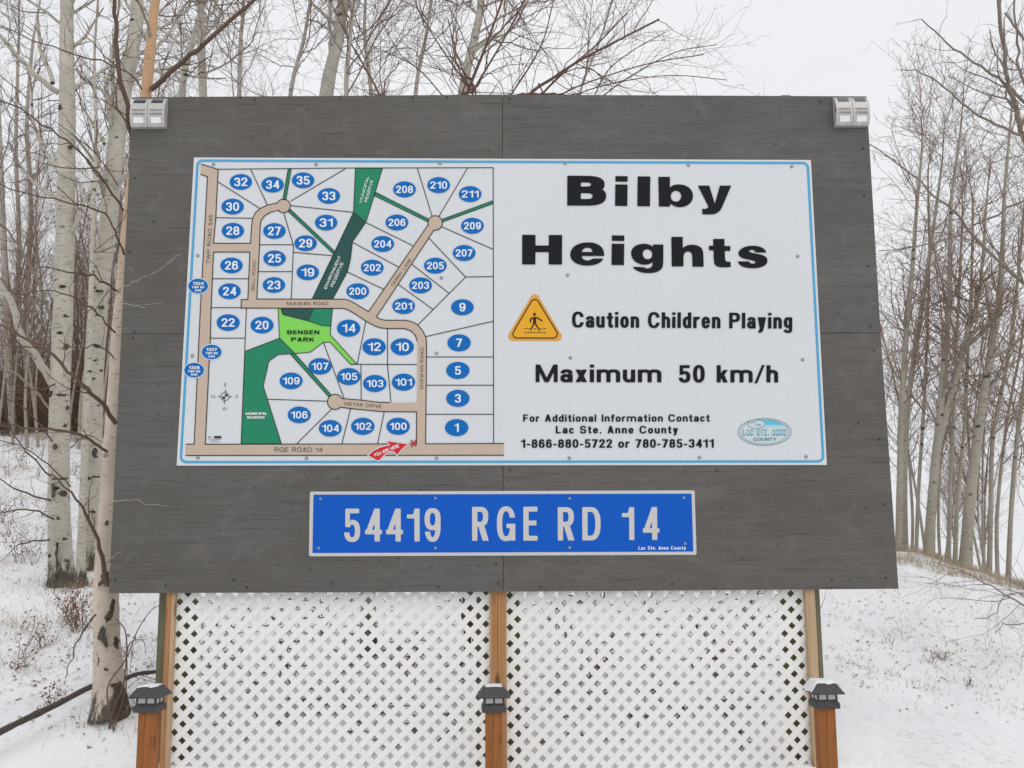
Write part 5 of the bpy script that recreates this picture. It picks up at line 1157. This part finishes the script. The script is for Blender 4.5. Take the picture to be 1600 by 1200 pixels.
blades(2200, px_area(-80, 330, 0, 0, 18, 25, 12), .06, .25, M_STRAW, 'tall_grass', 'tan grass before the undergrowth of the left wood', .004, .5, 6)
def flakes(n, gen, s0, s1, m, name, lab, seed):
    rs = np.random.default_rng(seed); pts = gen(rs, n); zs = ground(pts[:, 0], pts[:, 1]); V = []; F = []
    for (x, y), z in zip(pts, zs):
        a = rs.uniform(0, 6.28); l = rs.uniform(s0, s1); w = l * rs.uniform(.35, .7); ca, sa = math.cos(a), math.sin(a); k = len(V)
        for u, v in ((-l, 0), (0, w), (l, 0), (0, -w)): V.append((x + u * ca - v * sa, y + u * sa + v * ca, z + .004 + rs.uniform(0, l * .7)))
        F.append((k, k + 1, k + 2, k + 3))
    return tag(mesh(name, V, F, m), lab, name.replace('_', ' '), kind='stuff')
flakes(1700, px_area(-60, 250, 0, 0, 6.8, 20, 3), .006, .024, M_LITTER, 'leaf_litter', 'brown leaves scattered on the left snow', 8)
flakes(900, px_area(1290, 1640, 0, 0, 7.0, 12.5, 3), .005, .018, M_LITTER, 'fallen_leaves', 'brown leaves scattered on the right snow', 9)
flakes(1700, px_area(270, 1265, 0, 0, 6.6, 10.5, 7), .010, .045, M_LITTER, 'leaf_scraps', 'brown leaves on the snow seen through the lattice', 10)
rs = np.random.default_rng(14); T = Tubes()
for i in range(430):
    px = rs.uniform(270, 1265); d = rs.uniform(6.6, 10.2); c = at(px, 900, d); z = gz(c[0], c[1]); a = rs.uniform(0, 6.28); L = rs.uniform(.1, .5); dd = np.array([math.cos(a), math.sin(a), rs.uniform(-.05, .8)]); p = [np.array([c[0], c[1], z + .005])]
    for k in range(4): dd = unit(dd + rs.normal(0, .2, 3)); p.append(p[-1] + dd * L / 4)
    T.tube(p, np.linspace(.005, .0015, 5), 3, .003)
tag(T.build('twig_litter', BK_SHRUB), 'dark twigs in the snow seen through the lattice', 'twigs', kind='stuff')

FEET = [(o.location.x, o.location.y, 1.0 if o.name.startswith('birch') else .8) for o in bpy.data.objects if o.name.startswith(('aspen_tree', 'birch_tree')) and o.location.y < 7.5]
def feet(rs, n):
    out = []
    for i in range(n):
        x, y, k = FEET[rs.integers(len(FEET))]; a = rs.uniform(0, 6.28); r = k * (.10 + abs(rs.normal(0, .12))); out.append((x + r * math.cos(a), y + r * math.sin(a)))
    return np.array(out)
blades(2200, feet, .02, .12, M_STRAW, 'trunk_grass', 'dead grass tufts round the feet of the aspens', .0022, .6, 21)
flakes(700, feet, .006, .022, M_LITTER, 'bark_litter', 'bark and leaf crumbs round the feet of the aspens', 22)
src = None; rs = np.random.default_rng(41)
for i in range(16):
    px = rs.uniform(-20, 150); d = rs.uniform(8, 17); c = at(px, 900, d); x, y = c[0], c[1]
    if src is None:
        weed(px, 900, d, .30, 'sparse brown weed poking through the snow on the left slope', 71); src = [o for o in bpy.data.objects if o.get('label') == 'sparse brown weed poking through the snow on the left slope'][0]; src['group'] = 'brown weeds on the left slope'; continue
    o = src.copy(); COL.objects.link(o); o.location = (x, y, gz(x, y)); o.rotation_euler.z = rs.uniform(0, 6.28); o.scale = (rs.uniform(.6, 1.5),) * 3
    for ch in src.children: k = ch.copy(); COL.objects.link(k); k.parent = o
for i, (px, d) in enumerate(((330, 8.0), (452, 7.4), (500, 8.8), (640, 7.8), (880, 8.6), (935, 7.5), (1010, 9.0), (1105, 7.6), (1180, 8.4))):
    c = at(px, 900, d); o = src.copy(); COL.objects.link(o); o.location = (c[0], c[1], gz(c[0], c[1])); o.rotation_euler.z = i * 1.3; o.scale = (1.5,) * 3
    o['label'] = 'dead brown weed on the snow seen through the lattice'; o['group'] = 'weeds behind the lattice'
    for ch in src.children: k = ch.copy(); COL.objects.link(k); k.parent = o
